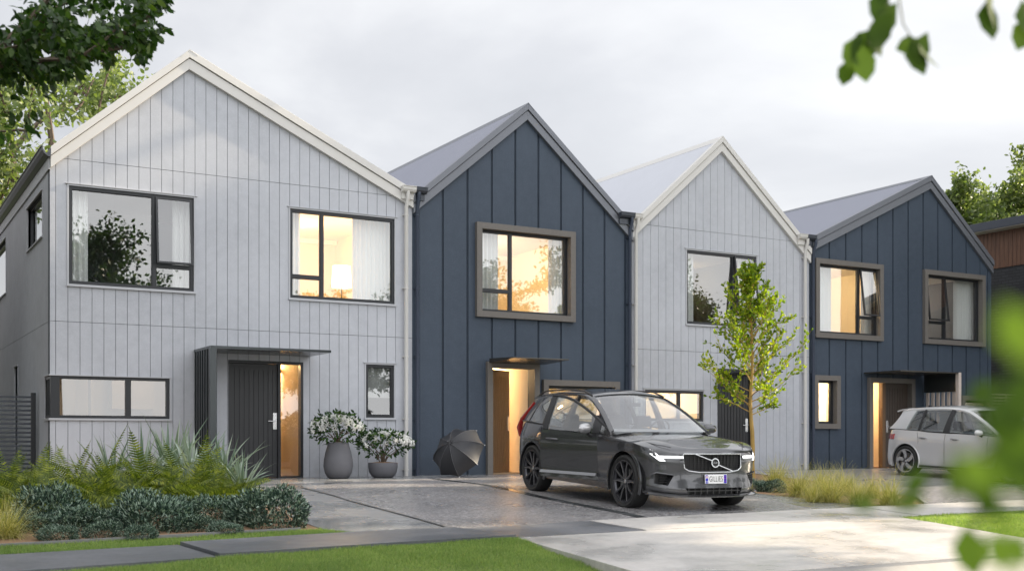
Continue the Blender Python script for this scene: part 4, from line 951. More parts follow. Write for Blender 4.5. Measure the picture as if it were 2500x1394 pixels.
def big_tree(name, loc, H, spread, m, label, seed, group=None, droop=.25, trunk_h=.3, lsz=.13, nl=26, keep=None, lean=(0, 0), lv=3, bark='bark', thin=1.0, az0=0.0, bias=None):
    r = random.Random(seed); e = empty(name, loc); tag(e, label, 'tree', group)
    mb = MB(); tips = []; 
    tp = [Vector((lean[0]*H*t*t, lean[1]*H*t*t, H*t)) for t in (0, .08, .18, trunk_h)]; mb.tube(tp, [.034*H, .026*H, .023*H, .019*H], 10)
    stack = []
    for i in range(7):
        az = az0+i*2.4; el = R(r.uniform(25, 70)); d = Vector((math.cos(az)*math.cos(el), math.sin(az)*math.cos(el), math.sin(el)))
        if bias: d = (d+Vector(bias)*.55).normalized()
        stack.append((tp[-1]-Vector((0, 0, r.uniform(0, .08)*H)), d, r.uniform(.36, .5)*spread, .010*H, 0))
    while stack:
        p, d, L, rad, lvl = stack.pop(); n = 6; pts = branch_path(p, d, L, n, r, .16, .04)
        if keep is not None and lvl >= 1:
            ok_ = [bool(keep(np.array([tuple(q+Vector(loc))]))[0]) for q in pts]
            if not any(ok_[1:]): continue
            if lvl >= 1 and not all(ok_):
                nn_ = ok_.index(False) if ok_[0] else 0
                if nn_ >= 2: mb.tube(pts[:nn_], [rad*(1-.6*j/n) for j in range(nn_)], 4, cap=False)
            else: mb.tube(pts, [rad*(1-.6*j/n) for j in range(n+1)], 4, cap=False)
        else: mb.tube(pts, [rad*(1-.6*j/n) for j in range(n+1)], 6 if lvl < 1 else 4, cap=False)
        if lvl >= lv-1: tips += [(pts[j], pts[j]-pts[j-1], L) for j in range(1, n+1)]
        else:
            for k in range(5 if lvl == 0 else 5):
                j = r.randint(2, n); dd = ((pts[j]-pts[j-1]).normalized()+Vector((r.gauss(0, .6), r.gauss(0, .6), r.gauss(.05, .4)))).normalized(); stack.append((pts[j], dd, L*r.uniform(.42, .7), rad*.5, lvl+1))
    mb.build('trunk', M[bark], e, smooth=True)
    C = []; D = []
    T = np.array([tuple(t[0]) for t in tips]); Dt = np.array([tuple(t[1]) for t in tips])
    n = len(T)*nl; idx = rng.integers(0, len(T), n); cl_ = rng.normal(size=(len(T), 3))*.5
    C = T[idx]+rng.normal(size=(n, 3))*np.array([.17, .17, .11])*(H/9)*thin; D = nrm(Dt[idx])*.6+rng.normal(size=(n, 3))*.6+np.array([0, 0, -droop])
    if keep is not None:
        W = C+np.array(loc); k = keep(W); C, D = C[k], D[k]; n = len(C)
    V, Fc = leaves_np(C, D, rng.uniform(.75, 1.3, n)*lsz, rng.uniform(.42, .62, n)*lsz, .08); npmesh('crown', V, Fc, m, e)
    return e
# ================================================================ CARS  (x forward, y left, origin on the ground between the axles)
def carpaint(name, c, metal=.55, rough=.32):
    k = N(name); v = k.coord(); fl = k.noise(v, 400, 2)
    k.l(k.mix(fl, tuple(x*.85 for x in c), tuple(min(1, x*1.15) for x in c)), k.b.inputs['Base Color'])
    k.b.inputs['Metallic'].default_value = metal; k.b.inputs['Roughness'].default_value = rough; k.b.inputs['Coat Weight'].default_value = 1; k.b.inputs['Coat Roughness'].default_value = .03
    return k.m
M['paint_g'] = carpaint('grey_metallic_paint', (.085, .086, .092), .7, .26); M['paint_w'] = carpaint('white_silver_paint', (.58, .58, .59), .2, .3)
M['paint_silver'] = carpaint('silver_mirror_paint', (.42, .42, .43), .6, .3)
M['rubber'] = mat('tyre_rubber', (.018, .018, .018), .75, 0, .2, 10); M['plastic'] = mat('black_car_plastic', (.02, .02, .022), .5, 0, .1)
M['rim'] = mat('dark_alloy', (.10, .10, .11), .3, .8, .05); M['rim_edge'] = mat('machined_alloy', (.55, .54, .53), .25, .9, .03)
M['chrome'] = mat('chrome', (.55, .56, .57), .16, 1, .02); M['cglass'] = glassmat('car_window_glass', (.80, .83, .83), .16); M['wglass'] = glassmat('windscreen_glass', (.92, .94, .94), .26)
M['seat'] = mat('dark_seat_leather', (.05, .05, .055), .5, 0, .1); M['seat_grey'] = mat('grey_seat_leather', (.22, .22, .23), .5, 0, .1)
M['led'] = emis('white_led', (1, 1, 1), 1.4); M['lamp_dark'] = mat('headlamp_housing', (.045, .047, .05), .12, .3, .1, coat=1); M['tail'] = mat('red_tail_lamp', (.30, .012, .01), .15, 0, .1, coat=1)
M['plate_w'] = mat('white_plate', (.80, .80, .80), .4, 0, .02); M['plate_b'] = mat('blue_plate', (.01, .015, .45), .4, 0, .02); M['ink'] = mat('black_ink', (.02, .02, .02), .5); M['red_ink'] = mat('red_ink', (.6, .03, .04), .5); M['white_ink'] = mat('white_ink', (.85, .85, .85), .5)
def interp(x, xs, ys): return float(np.interp(x, xs, ys))
def catmull(P, n):
    P = [Vector(p) for p in P]; out = []
    for i in range(len(P)-1):
        a, b, c, d = P[max(0, i-1)], P[i], P[i+1], P[min(len(P)-1, i+2)]
        for k in range(n):
            t = k/n; out.append(.5*((2*b)+(c-a)*t+(2*a-5*b+4*c-d)*t*t+(3*b-a-3*c+d)*t**3))
    out.append(P[-1]); return out
def cyl(name, c, r, h, seg=40, ax='y', taper=1.0):
    mb = MB(); mb.lathe([(0.0001, -h/2), (r, -h/2), (r*taper, h/2), (.0001, h/2)], seg, c, ax); return mb.build('cut', M['plastic'], smooth=False)
class Car:
    def __init__(s, P): s.P = P
def car_body(P, root):
    half = catmull([(x, y, 0) for x, y in P['outline']], 5)      # from rear centre to nose centre, left side (y>0)
    zs = P['rows']
    nr = len(zs); out = []
    def zt(x): return interp(x, P['zt'][0], P['zt'][1])
    for j in range(nr):
        t = zs[j]; ring = []
        for p in half:
            zl = interp(p.x, P['zb'][0], P['zb'][1]); top = zt(p.x); z = zl+(top-zl)*t
            ws = interp(z, P['ws'][0], P['ws'][1]); fs = interp(z, P['fs'][0], P['fs'][1]) if p.x > 0 else interp(z, P['rs'][0], P['rs'][1])
            k = max(0, min(1, (abs(p.x)-P['k0'])/(P['k1']-P['k0']))); k = k*k*(3-2*k)
            ring.append(Vector((p.x+(fs if p.x > 0 else -fs)*k, p.y*(ws+(1-ws)*.0), z)))
        out.append(ring)
    nh = len(half)
    mb = MB()
    rows = [r+[Vector((q.x, -q.y, q.z)) for q in r[-2::-1]] for r in out]   # full loop, open at the rear centre (first == last)
    mb.grid(rows)
    # top and bottom: ribs across
    def ribs(ring, zf, flip):
        g = []
        for p in ring:
            row = []
            for k in range(17):
                f = 1-2*k/16; y = p.y*f; row.append(Vector((p.x, y, zf(p, f))))
            g.append(row)
        mb.grid(g, flip=flip)
    def ztop(p, f):
        crown = P['crown']*(1-f*f)**.8*min(1, p.y/.5)
        if p.x > P['cowl']:
            kk = min(1, (p.x-P['cowl'])/.9)*min(1, (P['nose']-p.x)/.25 if p.x < P['nose'] else 0); crown += P['dome']*kk*math.exp(-((abs(f)-.62)/.12)**2)
        return p.z+crown
    ribs(out[-1], ztop, False); ribs(out[0], lambda p, f: p.z, True)
    o = mb.build('body', M['plastic'], root, smooth=True, autos=30)
    bm = bmesh.new(); bm.from_mesh(o.data); bmesh.ops.remove_doubles(bm, verts=bm.verts, dist=.0015); bmesh.ops.dissolve_degenerate(bm, edges=bm.edges, dist=.0005); bmesh.ops.recalc_face_normals(bm, faces=bm.faces)
    for f in bm.faces: f.smooth = True
    bm.to_mesh(o.data); bm.free()
    return o, out, zt
def wheel(root, x, y, side, R_=.37, W=.235, style='double', face=None):
    e = MB(); e.lathe([(R_-.075, -W*.44), (R_-.03, -W*.5), (R_-.004, -W*.42), (R_, -W*.25), (R_, 0), (R_, W*.25), (R_-.004, W*.42), (R_-.03, W*.5), (R_-.075, W*.44), (R_-.09, W*.3), (R_-.09, -W*.3)], 56, (0, 0, 0), 'y', closed=True)
    for k in range(64):      # tread sipes
        t = 2*math.pi*k/64
    w = e.build('wheel', M['rubber'], root, smooth=True, autos=50); w.location = (x, y, R_); w.rotation_euler = (0, 0, 0 if side > 0 else math.pi)
    r = R_-.078; m = MB()
    m.lathe([(r, W*.40), (r+.004, W*.46), (r-.012, W*.455), (r-.02, W*.30), (r-.035, -W*.35), (r-.045, -W*.35), (r-.03, W*.28), (r-.02, W*.38)], 56, (0, 0, 0), 'y', closed=True, mi=1 if style == 'golf' else 0)
    m.lathe([(.0001, W*.36), (.035, W*.36), (.06, W*.30), (.075, W*.22), (.075, -.02), (.0001, -.02)], 24, (0, 0, 0), 'y')
    y1, y0 = W*.43, W*.20
    n = 5
    for i in range(n):
        a = 2*math.pi*i/n+.3
        def pt(rr, off, yy): ca, sa = math.cos(a), math.sin(a); return (rr*ca-off*sa, yy, rr*sa+off*ca)
        if style == 'double':
            for sg in (-1, 1):
                for (r0, o0, r1, o1, h) in ((.045, .012*sg, .16, .036*sg, .016), (.16, .036*sg, r-.015, .088*sg, .015)):
                    ya = W*.33 if r0 < .1 else W*.40; yb = W*.40 if r0 < .1 else W*.44
                    m.hexa([pt(r0, o0-h, ya-.04), pt(r1, o1-h, yb-.04), pt(r1, o1+h, yb-.04), pt(r0, o0+h, ya-.04), pt(r0, o0-h, ya), pt(r1, o1-h, yb), pt(r1, o1+h, yb), pt(r0, o0+h, ya)], 0)
                    q = h*sg; m.hexa([pt(r0, o0+q*.72, ya), pt(r1, o1+q*.72, yb), pt(r1, o1+q*1.03, yb), pt(r0, o0+q*1.03, ya), pt(r0, o0+q*.72, ya+.002), pt(r1, o1+q*.72, yb+.002), pt(r1, o1+q*1.03, yb+.002), pt(r0, o0+q*1.03, ya+.002)], 1)
        else:
            P_ = [(.05, -.02), (.13, -.035), (r-.012, -.11), (r-.002, -.03), (.18, .03), (.10, .045), (.05, .03)]
            base = [pt(a_, b_, W*.36) for a_, b_ in P_]; top = [pt(a_, b_, W*.44) for a_, b_ in P_]; k_ = len(P_)
            m.add(base+top, [tuple(range(k_, 2*k_)), tuple(range(k_))[::-1]]+[(i_, (i_+1) % k_, (i_+1) % k_+k_, i_+k_) for i_ in range(k_)], 1)
    m.build('rim', [M['rim'], M['rim_edge']], w)
    d = MB(); d.lathe([(.0001, W*.05), (.17, W*.05), (.17, 0), (.0001, 0)], 32, (0, 0, 0), 'y'); d.lathe([(.0001, W*.06), (r-.04, -.02), (r-.04, -.06), (.0001, -.06)], 32, (0, 0, 0), 'y', mi=1); d.box(.08, .17, .01, W*.22, -.06, .06)
    d.build('brake_disc', [mat('brake_steel', (.20, .20, .20), .4, .8), M['plastic']], w)
    c = MB(); c.lathe([(.0001, W*.375), (.026, W*.37), (.030, W*.355)], 20, (0, 0, 0), 'y'); c.build('hub_cap', M['rim_edge'], w)
    return w
def side_curves(P):
    bot = catmull([Vector(p) for p in P['gbot']], 6); top = catmull([Vector(p) for p in P['gtop']], 6); return bot, top
def at_x(curve, x):
    for a, b in zip(curve, curve[1:]):
        if (a.x-x)*(b.x-x) <= 0 and a.x != b.x: return a.lerp(b, (a.x-x)/(a.x-b.x))
    return min(curve, key=lambda p: abs(p.x-x))
def greenhouse(P, root, paint, sides=(1, -1), skip_front_glass=None):
    bot, top = side_curves(P)
    def S(x, v, sg, off=0.0):
        b, t = at_x(bot, x), at_x(top, x); p = b.lerp(t, v); bul = P['bulge']*math.sin(math.pi*v*.9)
        return Vector((p.x, (p.y+bul+off)*sg, p.z+off*.35))
    
    for sg in sides:
        for wi, (x0, x1, n0, n1) in enumerate(P['wins']):
            if skip_front_glass == sg and wi == 0: continue
            gl = MB(); gl.sheet([[S(x, v, sg) for v in np.linspace(0, 1, 8)] for x in np.linspace(x0, x1, 14)], .004, c=(0, 0, .9))
            gl.build('side_window', M['cglass'], root, smooth=True)
        for (x0, x1, xx0, xx1, kind) in P['pillars']:     # bottom from x0..x1, top from xx0..xx1
            mbp = MB(); rows = []
            for u in np.linspace(0, 1, 7):
                rows.append([S(x0+(xx0-x0)*v+((x1+(xx1-x1)*v)-(x0+(xx0-x0)*v))*u, v, sg, .010) for v in np.linspace(0, 1, 8)])
            mbp.sheet(rows, .05, c=(0, 0, .9)); mbp.build('window_pillar' if kind == 'dark' else 'rear_pillar', M['plastic'] if kind == 'dark' else paint, root, smooth=True, autos=40)
        # roof-side rail: band above the window line, follows the top curve from the A pillar foot
        rail = [[], [], [], []]
        for p in top:
            for k, (dy, dz) in enumerate(((.012, -.012), (.014, .018), (-.012, .045), (-.05, .055))): rail[k].append(Vector((p.x+ (.01 if p.x > P['ws_x'] else 0), (p.y+dy)*sg, p.z+dz)))
        body_rail = MB(); body_rail.sheet(rail, .03, c=(0, 0, .6)); body_rail.build('roof_side', paint, root, smooth=True, autos=40)
        # dark lower window seal
        low = [[], []]
        for p in bot: low[0].append(Vector((p.x, (p.y+.014)*sg, p.z-.012))); low[1].append(Vector((p.x, (p.y+.014)*sg, p.z+.014)))
        dark = MB(); dark.sheet(low, .02, c=(0, 0, .9)); dark.build('window_seal', M['plastic'], root, smooth=True, autos=40)
    # roof
    rows = []
    tr = [p for p in top if p.x <= P['ws_top']+.001]
    for p in tr:
        rows.append([Vector((p.x+P['roofbow']*(1-f*f)*(1 if p.x > -.6 else .0)*max(0, min(1, (p.x+.6)/.5)), (p.y-.045)*f, p.z+.054+interp(p.x, P['rc'][0], P['rc'][1])*(1-f*f))) for f in np.linspace(1, -1, 17)])
    rf = MB(); rf.sheet(rows, .03, c=(0, 0, 0))
    r_ = rf.build('roof', paint, root, smooth=True, autos=50)
    # windscreen: ruled between cowl curve and roof front
    a_side = [p for p in top if p.x >= P['ws_top']-.001]; a_side = a_side[::-1] if a_side[0].x < a_side[-1].x else a_side
    ws = MB(); rows = []
    for p in a_side:
        bow = interp(p.x, P['wsbow'][0], P['wsbow'][1])
        rows.append([Vector((p.x+bow*(1-f*f), (p.y-.02)*f, p.z+.035+interp(p.x, P['wscr'][0], P['wscr'][1])*(1-f*f))) for f in np.linspace(1, -1, 15)])
    ws.sheet(rows, .006, c=(0, 0, 0)); ws.build('windscreen', M['wglass'], root, smooth=True)
    # rear glass
    tb, bb = top[0] if top[0].x < top[-1].x else top[-1], bot[0] if bot[0].x < bot[-1].x else bot[-1]
    rows = [[Vector((tb.x+(bb.x-tb.x)*u-.06*(1-f*f), (tb.y+(bb.y-tb.y)*u)*f*.9, tb.z+.04+(bb.z-tb.z-.02)*u)) for f in np.linspace(1, -1, 9)] for u in np.linspace(0, 1, 6)]
    rg = MB(); rg.sheet(rows, .01, c=(0, 0, 0)); rg.build('rear_window', M['cglass'], root, smooth=True)
    return S, bot, top
def seat_set(root, P, fx, rx, m):
    for (x, ys) in ((fx, (-.38, .38)), (rx, (-.42, .42))):
        for y in ys:
            mb = MB(); zb = P['seat_z']
            prof = [(x-.02, zb-.55), (x+.10, zb-.55), (x+.03, zb-.1), (x-.08, zb+.03), (x-.14, zb+.02), (x-.15, zb-.1)]
            mb.prism([(a, b) for a, b in prof], y-.22, y+.22, 'y'); s_ = mb.build('seat', m, root, bevel=.03)
            h = MB(); h.prism([(x-.10, zb+.06), (x-.02, zb+.06), (x-.03, zb+.20), (x-.07, zb+.235), (x-.12, zb+.22), (x-.14, zb+.10)], y-.125, y+.125, 'y'); h.tube([(x-.09, y-.05, zb-.02), (x-.08, y-.05, zb+.08)], .008, 6); h.tube([(x-.09, y+.05, zb-.02), (x-.08, y+.05, zb+.08)], .008, 6)
            h.build('headrest', m, s_, bevel=.022)
def arch_lip(root, x, y, r, z, m, w=.035, sg=-1, a0=-20, a1=200):
    mb = MB(); rows = []
    for k in range(33):
        a = R(a0+(a1-a0)*k/32); ca, sa = math.cos(a), math.sin(a)
        rows.append([(x+(r-.004)*ca, (y-.03)*sg, z+(r-.004)*sa), (x+(r-.002)*ca, (y+.010)*sg, z+(r-.002)*sa), (x+(r+w*.5)*ca, (y+.014)*sg, z+(r+w*.5)*sa), (x+(r+w)*ca, (y-.004)*sg, z+(r+w)*sa)])
    mb.grid(rows); return mb.build('wheel_arch', m, root, smooth=True, autos=60)
# ---------------------------------------------------------------- SUV
SUV = dict(
 outline=[(-2.375,0),(-2.36,.35),(-2.30,.62),(-2.18,.79),(-2.0,.875),(-1.7,.925),(-1.2,.945),(-.6,.94),(0,.938),(.6,.94),(1.1,.945),(1.55,.945),(1.85,.915),(2.05,.84),(2.18,.70),(2.26,.50),(2.30,.25),(2.31,0)],
 rows=[0,.05,.12,.2,.28,.36,.44,.52,.60,.68,.76,.84,.90,.95,.98,1.0],
 zb=([-2.4,-2.1,-1.8,1.8,2.05,2.35],[.36,.28,.25,.25,.24,.22]),
 zt=([-2.4,-2.2,-1.9,-1.2,-.4,.5,.85,1.3,1.7,2.0,2.15,2.25,2.32],[1.00,1.06,1.10,1.075,1.04,1.00,.985,.955,.915,.868,.838,.815,.80]),
 ws=([.2,.26,.34,.42,.50,.60,.72,.84,.92,1.0,1.06,1.12],[.90,.945,.972,.962,.966,.978,.992,1.0,.992,.968,.95,.93]),
 fs=([.2,.28,.36,.45,.55,.70,.80,.86],[-.02,.02,.0,-.02,-.03,-.035,-.06,-.12]),
 rs=([.25,.4,.6,.8,1.0,1.12],[-.05,.0,0,-.04,-.08,-.14]), k0=1.6, k1=2.25, crown=.055, dome=.018, cowl=.95, nose=2.2,
 gbot=[(-2.18,.73,1.12),(-1.9,.82,1.118),(-1.5,.865,1.10),(-.9,.885,1.068),(-.3,.885,1.045),(.3,.88,1.02),(.86,.86,.995)],
 gtop=[(-1.90,.60,1.45),(-1.70,.615,1.50),(-1.3,.63,1.535),(-.8,.64,1.555),(-.35,.645,1.545),(.0,.665,1.49),(.45,.745,1.29),(.92,.85,1.01)],
 bulge=.018, wins=[(-.33,.80,0,0),(-1.10,-.45,0,0),(-1.72,-1.16,0,0)],
 pillars=[(-.47,-.33,-.43,-.37,'dark'),(-1.17,-1.10,-1.19,-1.13,'dark'),(-2.18,-1.72,-1.90,-1.62,'body')],
 ws_x=.0, ws_top=-.0, roofbow=.05, rc=([-2,-1.5,-.6,0],[.015,.04,.055,.05]), wsbow=([0,.92],[.06,.18]), wscr=([0,.3,.92],[.05,.045,.0]), seat_z=1.02)
def rounded(poly, n=4, k=.25):
    return poly
def build_suv():
    root = empty('parked_car'); tag(root, 'dark grey SUV with passenger door open and headlights lit on the driveway', 'car')
    body, rings, zt = car_body(SUV, root); g_ = M['paint_g']; body.data.materials.clear(); body.data.materials.append(g_); body.data.materials.append(M['plastic'])
    cuts = []
    for x in (1.4325, -1.4325):
        for sg in (1, -1):
            c = cyl('c', (x, sg*.86, .375), .42, .46, 48); cuts.append(c)
    # intakes
    def cutbox(pts, x0, x1):
        mb = MB(); mb.prism(pts, x0, x1, 'x'); return mb.build('cut', M['plastic'])
    grille = [(-.46,.79),(.46,.79),(.475,.76),(.46,.60),(.40,.565),(.25,.545),(-.25,.545),(-.40,.565),(-.46,.60),(-.475,.76)]
    cuts.append(cutbox(grille, 2.16, 2.6))
    cuts.append(cutbox([(-.42,.245),(.42,.245),(.46,.335),(-.46,.335)], 2.15, 2.6))
    for sg in (1, -1): cuts.append(cutbox([(sg*.60,.50),(sg*.86,.53),(sg*.87,.40),(sg*.68,.365)] if sg < 0 else [(.60,.50),(.68,.365),(.87,.40),(.86,.53)], 2.04, 2.6))
    # aperture of the open right front door
    mb = MB(); mb.box(-.40, .60, -1.2, -.74, .34, 1.3); cuts.append(mb.build('cut', M['plastic']))
    boolean(body, cuts)
    me = body.data
    for p in me.polygons:
        p.use_smooth = True
    bm = bmesh.new(); bm.from_mesh(me)
    for f in bm.faces:
        c = f.calc_center_median(); n = f.normal
        inner = False
        for x in (1.4325, -1.4325):
            if abs(c.y) > .60 and math.hypot(c.x-x, c.z-.375) < .424 and (abs(n.y) < .5 or abs(c.y) < .66): inner = True
        if c.x > 2.03 and abs(n.x) > .85 and c.x < 2.17 and c.z < .80 and abs(c.y) < .88 and n.x > .99: inner = True
        if -.41 < c.x < .71 and -.93 < c.y < -.73 and .33 < c.z < 1.1 and (n.y < -.99 and c.y > -.75 or abs(n.x) > .98 or n.z > .98 and c.z < .4): inner = True
        f.material_index = 1 if inner else 0
    for e in bm.edges:
        if len(e.link_faces) == 2 and e.calc_face_angle(0) > R(32): e.smooth = False
    bm.to_mesh(me); bm.free()
    greenhouse(SUV, root, g_, skip_front_glass=-1)
    for x in (1.4325, -1.4325):
        for sg in (1, -1):
            wheel(root, x, sg*.815, sg, .372, .245); arch_lip(root, x, .925 if x > 0 else .918, .422, .375, M['paint_g'], .045, sg)
    # side sill blade
    for sg in (1, -1):
        mb = MB(); mb.hexa([(-.98,.90*sg,.24),(.98,.90*sg,.24),(.98,.86*sg,.24),(-.98,.86*sg,.24),(-.98,.94*sg,.33),(.98,.94*sg,.33),(.98,.86*sg,.34),(-.98,.86*sg,.34)]); mb.build('sill', M['paint_g'], root, bevel=.01)
    # handles of the closed rear doors, door shut lines
    for sg in (1, -1):
        mb = MB(); mb.tube([(-1.02, .955*sg, .90), (-.98, .975*sg, .905), (-.84, .975*sg, .90), (-.80, .955*sg, .895)], .014, 8); mb.build('door_handle', M['paint_g'], root, smooth=True)
        sl = MB()
        for x in (-.41,):
            sl.tube([(x, .925*sg, .36), (x, .944*sg, .6), (x, .942*sg, .85), (x-.01, .915*sg, 1.02)], .004, 4)
        sl.tube([(-1.05, .945*sg, .80), (-1.13, .925*sg, .97), (-1.17, .905*sg, 1.06)], .004, 4); sl.build('shut_line', M['plastic'], root)
    # hood shut line
    hl = MB()
    for sg in (1, -1):
        pts = []
        for x in np.linspace(.98, 2.10, 14):
            y = interp(x, [.98, 1.5, 1.9, 2.1], [.80, .79, .73, .60]); f = y/ max(.01, interp(x, [.6, 1.55, 1.85, 2.05, 2.18], [.905, .90, .87, .80, .66])); f = min(f, 1)
            pts.append((x, y*sg, zt(x)+.055*(1-f*f)**.8+.000+.018*math.exp(-((f-.62)/.12)**2)*min(1, (x-.95)/.9)*max(0, min(1, (2.2-x)/.25))))
        hl = MB(); hl.tube(pts, .005, 4); hl.build('hood_line', M['plastic'], root)
    # grille
    gr = MB(); k = len(grille); loop = [(2.285-.05*(abs(y)/.47)**2*1.0-.03*(z-.55)/.24, y, z) for y, z in grille]
    loop = [Vector(q) for q in loop]; sm = []
    for i in range(k):
        a, b = loop[i], loop[(i+1) % k]; m_ = 4
        for j in range(m_): sm.append(a.lerp(b, j/m_) if abs(a.y-b.y) < .5 else Vector((2.285-.05*((a.y+(b.y-a.y)*j/m_)/.47)**2-.03*(a.z-.55)/.24, a.y+(b.y-a.y)*j/m_, a.z)))
    fr = empty  # frame
    ft = MB(); ft.tube(sm+[sm[0]], .0105, 8, cap=False); grf = ft.build('grille', M['chrome'], root, smooth=True, autos=80)
    bars = MB(); bars.box(2.165, 2.170, -.47, .47, .55, .79)
    for i in range(9):
        z = .567+i*.025; hw = .465-max(0, .62-z)*1.3
        bars.grid([[(2.262-.05*(y/.47)**2-.03*(z-.55)/.24, y, z-.004) for y in np.linspace(-hw, hw, 9)], [(2.262-.05*(y/.47)**2-.03*(z-.55)/.24, y, z+.004) for y in np.linspace(-hw, hw, 9)]])
    for i in range(15):
        y = -.42+i*.06; bars.box(2.20, 2.245-.05*(y/.47)**2, y-.004, y+.004, .57, .775)
    bars.build('grille_bars', M['plastic'], grf)
    em = MB(); em.lathe([(.050, 0), (.064, 0), (.064, .012), (.050, .012)], 32, (0, 0, 0), 'z', closed=True)
    emo = em.build('emblem', M['chrome'], grf, smooth=True, autos=40); emo.location = (2.278, 0, .672); emo.rotation_euler = (0, R(90-5), 0)
    dk_ = MB(); dk_.lathe([(.0001, .002), (.049, .002)], 24); dk_.box(-.011, .011, -.046, .046, .002, .007); dko = dk_.build('emblem_disc', M['plastic'], grf); dko.location = (2.279, 0, .672); dko.rotation_euler = (0, R(90-5), 0)
    text_mesh('emblem_text', 'VOLVO', .022, M['chrome'], grf, Matrix.Translation((2.289, 0, .672)) @ Matrix.Rotation(R(90), 4, 'Z') @ Matrix.Rotation(R(90-5), 4, 'X'), .0005, spacing=1.15)
    ar = MB(); ar.tube([(2.278, -.045, .72), (2.270, -.055, .725)], .012, 6)
    db = MB(); db.tube([(2.262, .30, .558), (2.277, .05, .645)], .009, 8); db.tube([(2.277, -.045, .700), (2.250, -.30, .788)], .009, 8); db.build('grille_diagonal', M['chrome'], grf)
    # number plate
    pl = MB(); pl.box(0, .008, -.18, .18, -.062, .062); pl.f = pl.f; plate = pl.build('number_plate', M['plate_w'], root, bevel=.004); plate.location = (2.305, 0, .455); plate.rotation_euler = (0, R(-4), 0)
    MX = Matrix.Translation((.0085, 0, 0)) @ Matrix.Rotation(R(90), 4, 'Z') @ Matrix.Rotation(R(90), 4, 'X')
    text_mesh('plate_text', 'GILLIES', .105, M['ink'], plate, MX @ Matrix.Translation((.0, -.002, 0)), .0008, sx=.60, spacing=1.12, bold=.0)
    for sg in (1, -1):
        pb = MB(); pb.box(.0081, .0092, sg*.128, sg*.172, -.056, .056); pb.build('plate_band', M['plate_b'], plate)
    text_mesh('plate_text', 'NZ', .032, M['white_ink'], plate, MX @ Matrix.Translation((-.150, -.035, .0012)), .0006)
    fl = MB()
    for (y0, y1, z0, z1, mi) in ((-.172, -.128, .024, .032, 1), (-.154, -.146, .006, .052, 1), (-.172, -.128, .026, .030, 0), (-.152, -.148, .006, .052, 0)): fl.box(.0094+.0006*(1-mi), .0102+.0006*(1-mi), y0, y1, z0, z1, mi)
    for sg in (1, -1): fl.tube([(.0095, -.170, .029+sg*.02), (.0095, -.130, .029-sg*.02)], .003, 4, mi=1)
    for (y, z) in ((.150, .035), (.150, -.03), (.138, .008), (.162, .004)): fl.lathe([(.0001, .0012), (.0065, .0012), (.0065, 0)], 5, (0, 0, 0), 'z', mi=0) if False else fl.box(.0094, .0104, y-.005, y+.005, z-.005, z+.005, 0)
    fl.build('plate_emblem', [M['red_ink'], M['white_ink']], plate)
    # headlights: housing patch on the body surface + T-shaped LED
    def fsurf(y, z):       # x of the nose skin at (y, z)
        best = None
        hx = interp(abs(y), [0,.25,.50,.70,.84,.915,.94], [2.31,2.30,2.26,2.18,2.05,1.85,1.6]); return hx+interp(z, SUV['fs'][0], SUV['fs'][1])*.95
    for sg in (1, -1):
        prof_up = lambda y: interp(abs(y), [.47,.60,.75,.86,.925], [.765,.80,.835,.86,.87]); prof_lo = lambda y: interp(abs(y), [.47,.62,.72,.80,.87,.925], [.715,.69,.68,.70,.77,.86])
        rows = []
        for y in np.linspace(.475, .925, 14):
            rows.append([Vector((fsurf(y, z)+.020, y*sg, z)) for z in np.linspace(prof_lo(y), prof_up(y), 6)])
        h = MB(); h.sheet(rows, .06, c=(1.5, 0, .5)); ho = h.build('headlight', M['lamp_dark'], root, smooth=True, autos=60)
        led = MB(); rows = [[Vector((fsurf(y, z)+.026, y*sg, z)) for z in (.733, .763)] for y in np.linspace(.49, .80, 8)]; led.sheet(rows, .008, c=(1.5, 0, .5))
        rows = [[Vector((fsurf(y+dy, z)+.027, (y+dy)*sg, z)) for dy in (-.030, .030)] for (y, z) in ((.745, .695), (.785, .735), (.825, .785), (.875, .85))]; led.sheet(rows, .008, c=(1.5, 0, .5))
        led.build('running_light', M['led'], ho)
        # side vents and corner trim
        v = MB()
        for i in range(4):
            z = .405+i*.03; v.box(2.07, 2.11, sg*.64, sg*(.76-.0*i), z-.004, z+.004)
        v.build('bumper_vent', M['plastic'], root)
        blk = MB(); blk.tube([(2.215, .62*sg, .51), (2.08, .80*sg, .535), (2.0, .86*sg, .50)], [.008, .012, .006], 6); blk.build('vent_trim', M['paint_g'], root, smooth=True)
    # front lip and lower grille
    lp_ = MB(); rows = [[], [], [], []]
    for y in np.linspace(-.90, .90, 25):
        x = interp(abs(y), [0,.25,.50,.70,.84,.90], [2.34,2.335,2.30,2.225,2.10,2.0])
        for k_, (dx, z) in enumerate(((-.02, .245), (.035, .225), (.035, .212), (-.04, .205))): rows[k_].append(Vector((x+dx, y, z+ .03*(abs(y)/.9)**3)))
    lp_.sheet(rows, .012, c=(0, 0, .6)); lp_.build('front_lip', M['paint_g'], root, smooth=True, autos=40)
    lg = MB()
    for i in range(9): y = -.40+i*.10; lg.box(2.22, 2.262, y-.005, y+.005, .25, .335)
    lg.box(2.23, 2.266, -.43, .43, .288, .297); lg.build('lower_grille', mat('grey_plastic', (.08, .08, .082), .4), root)
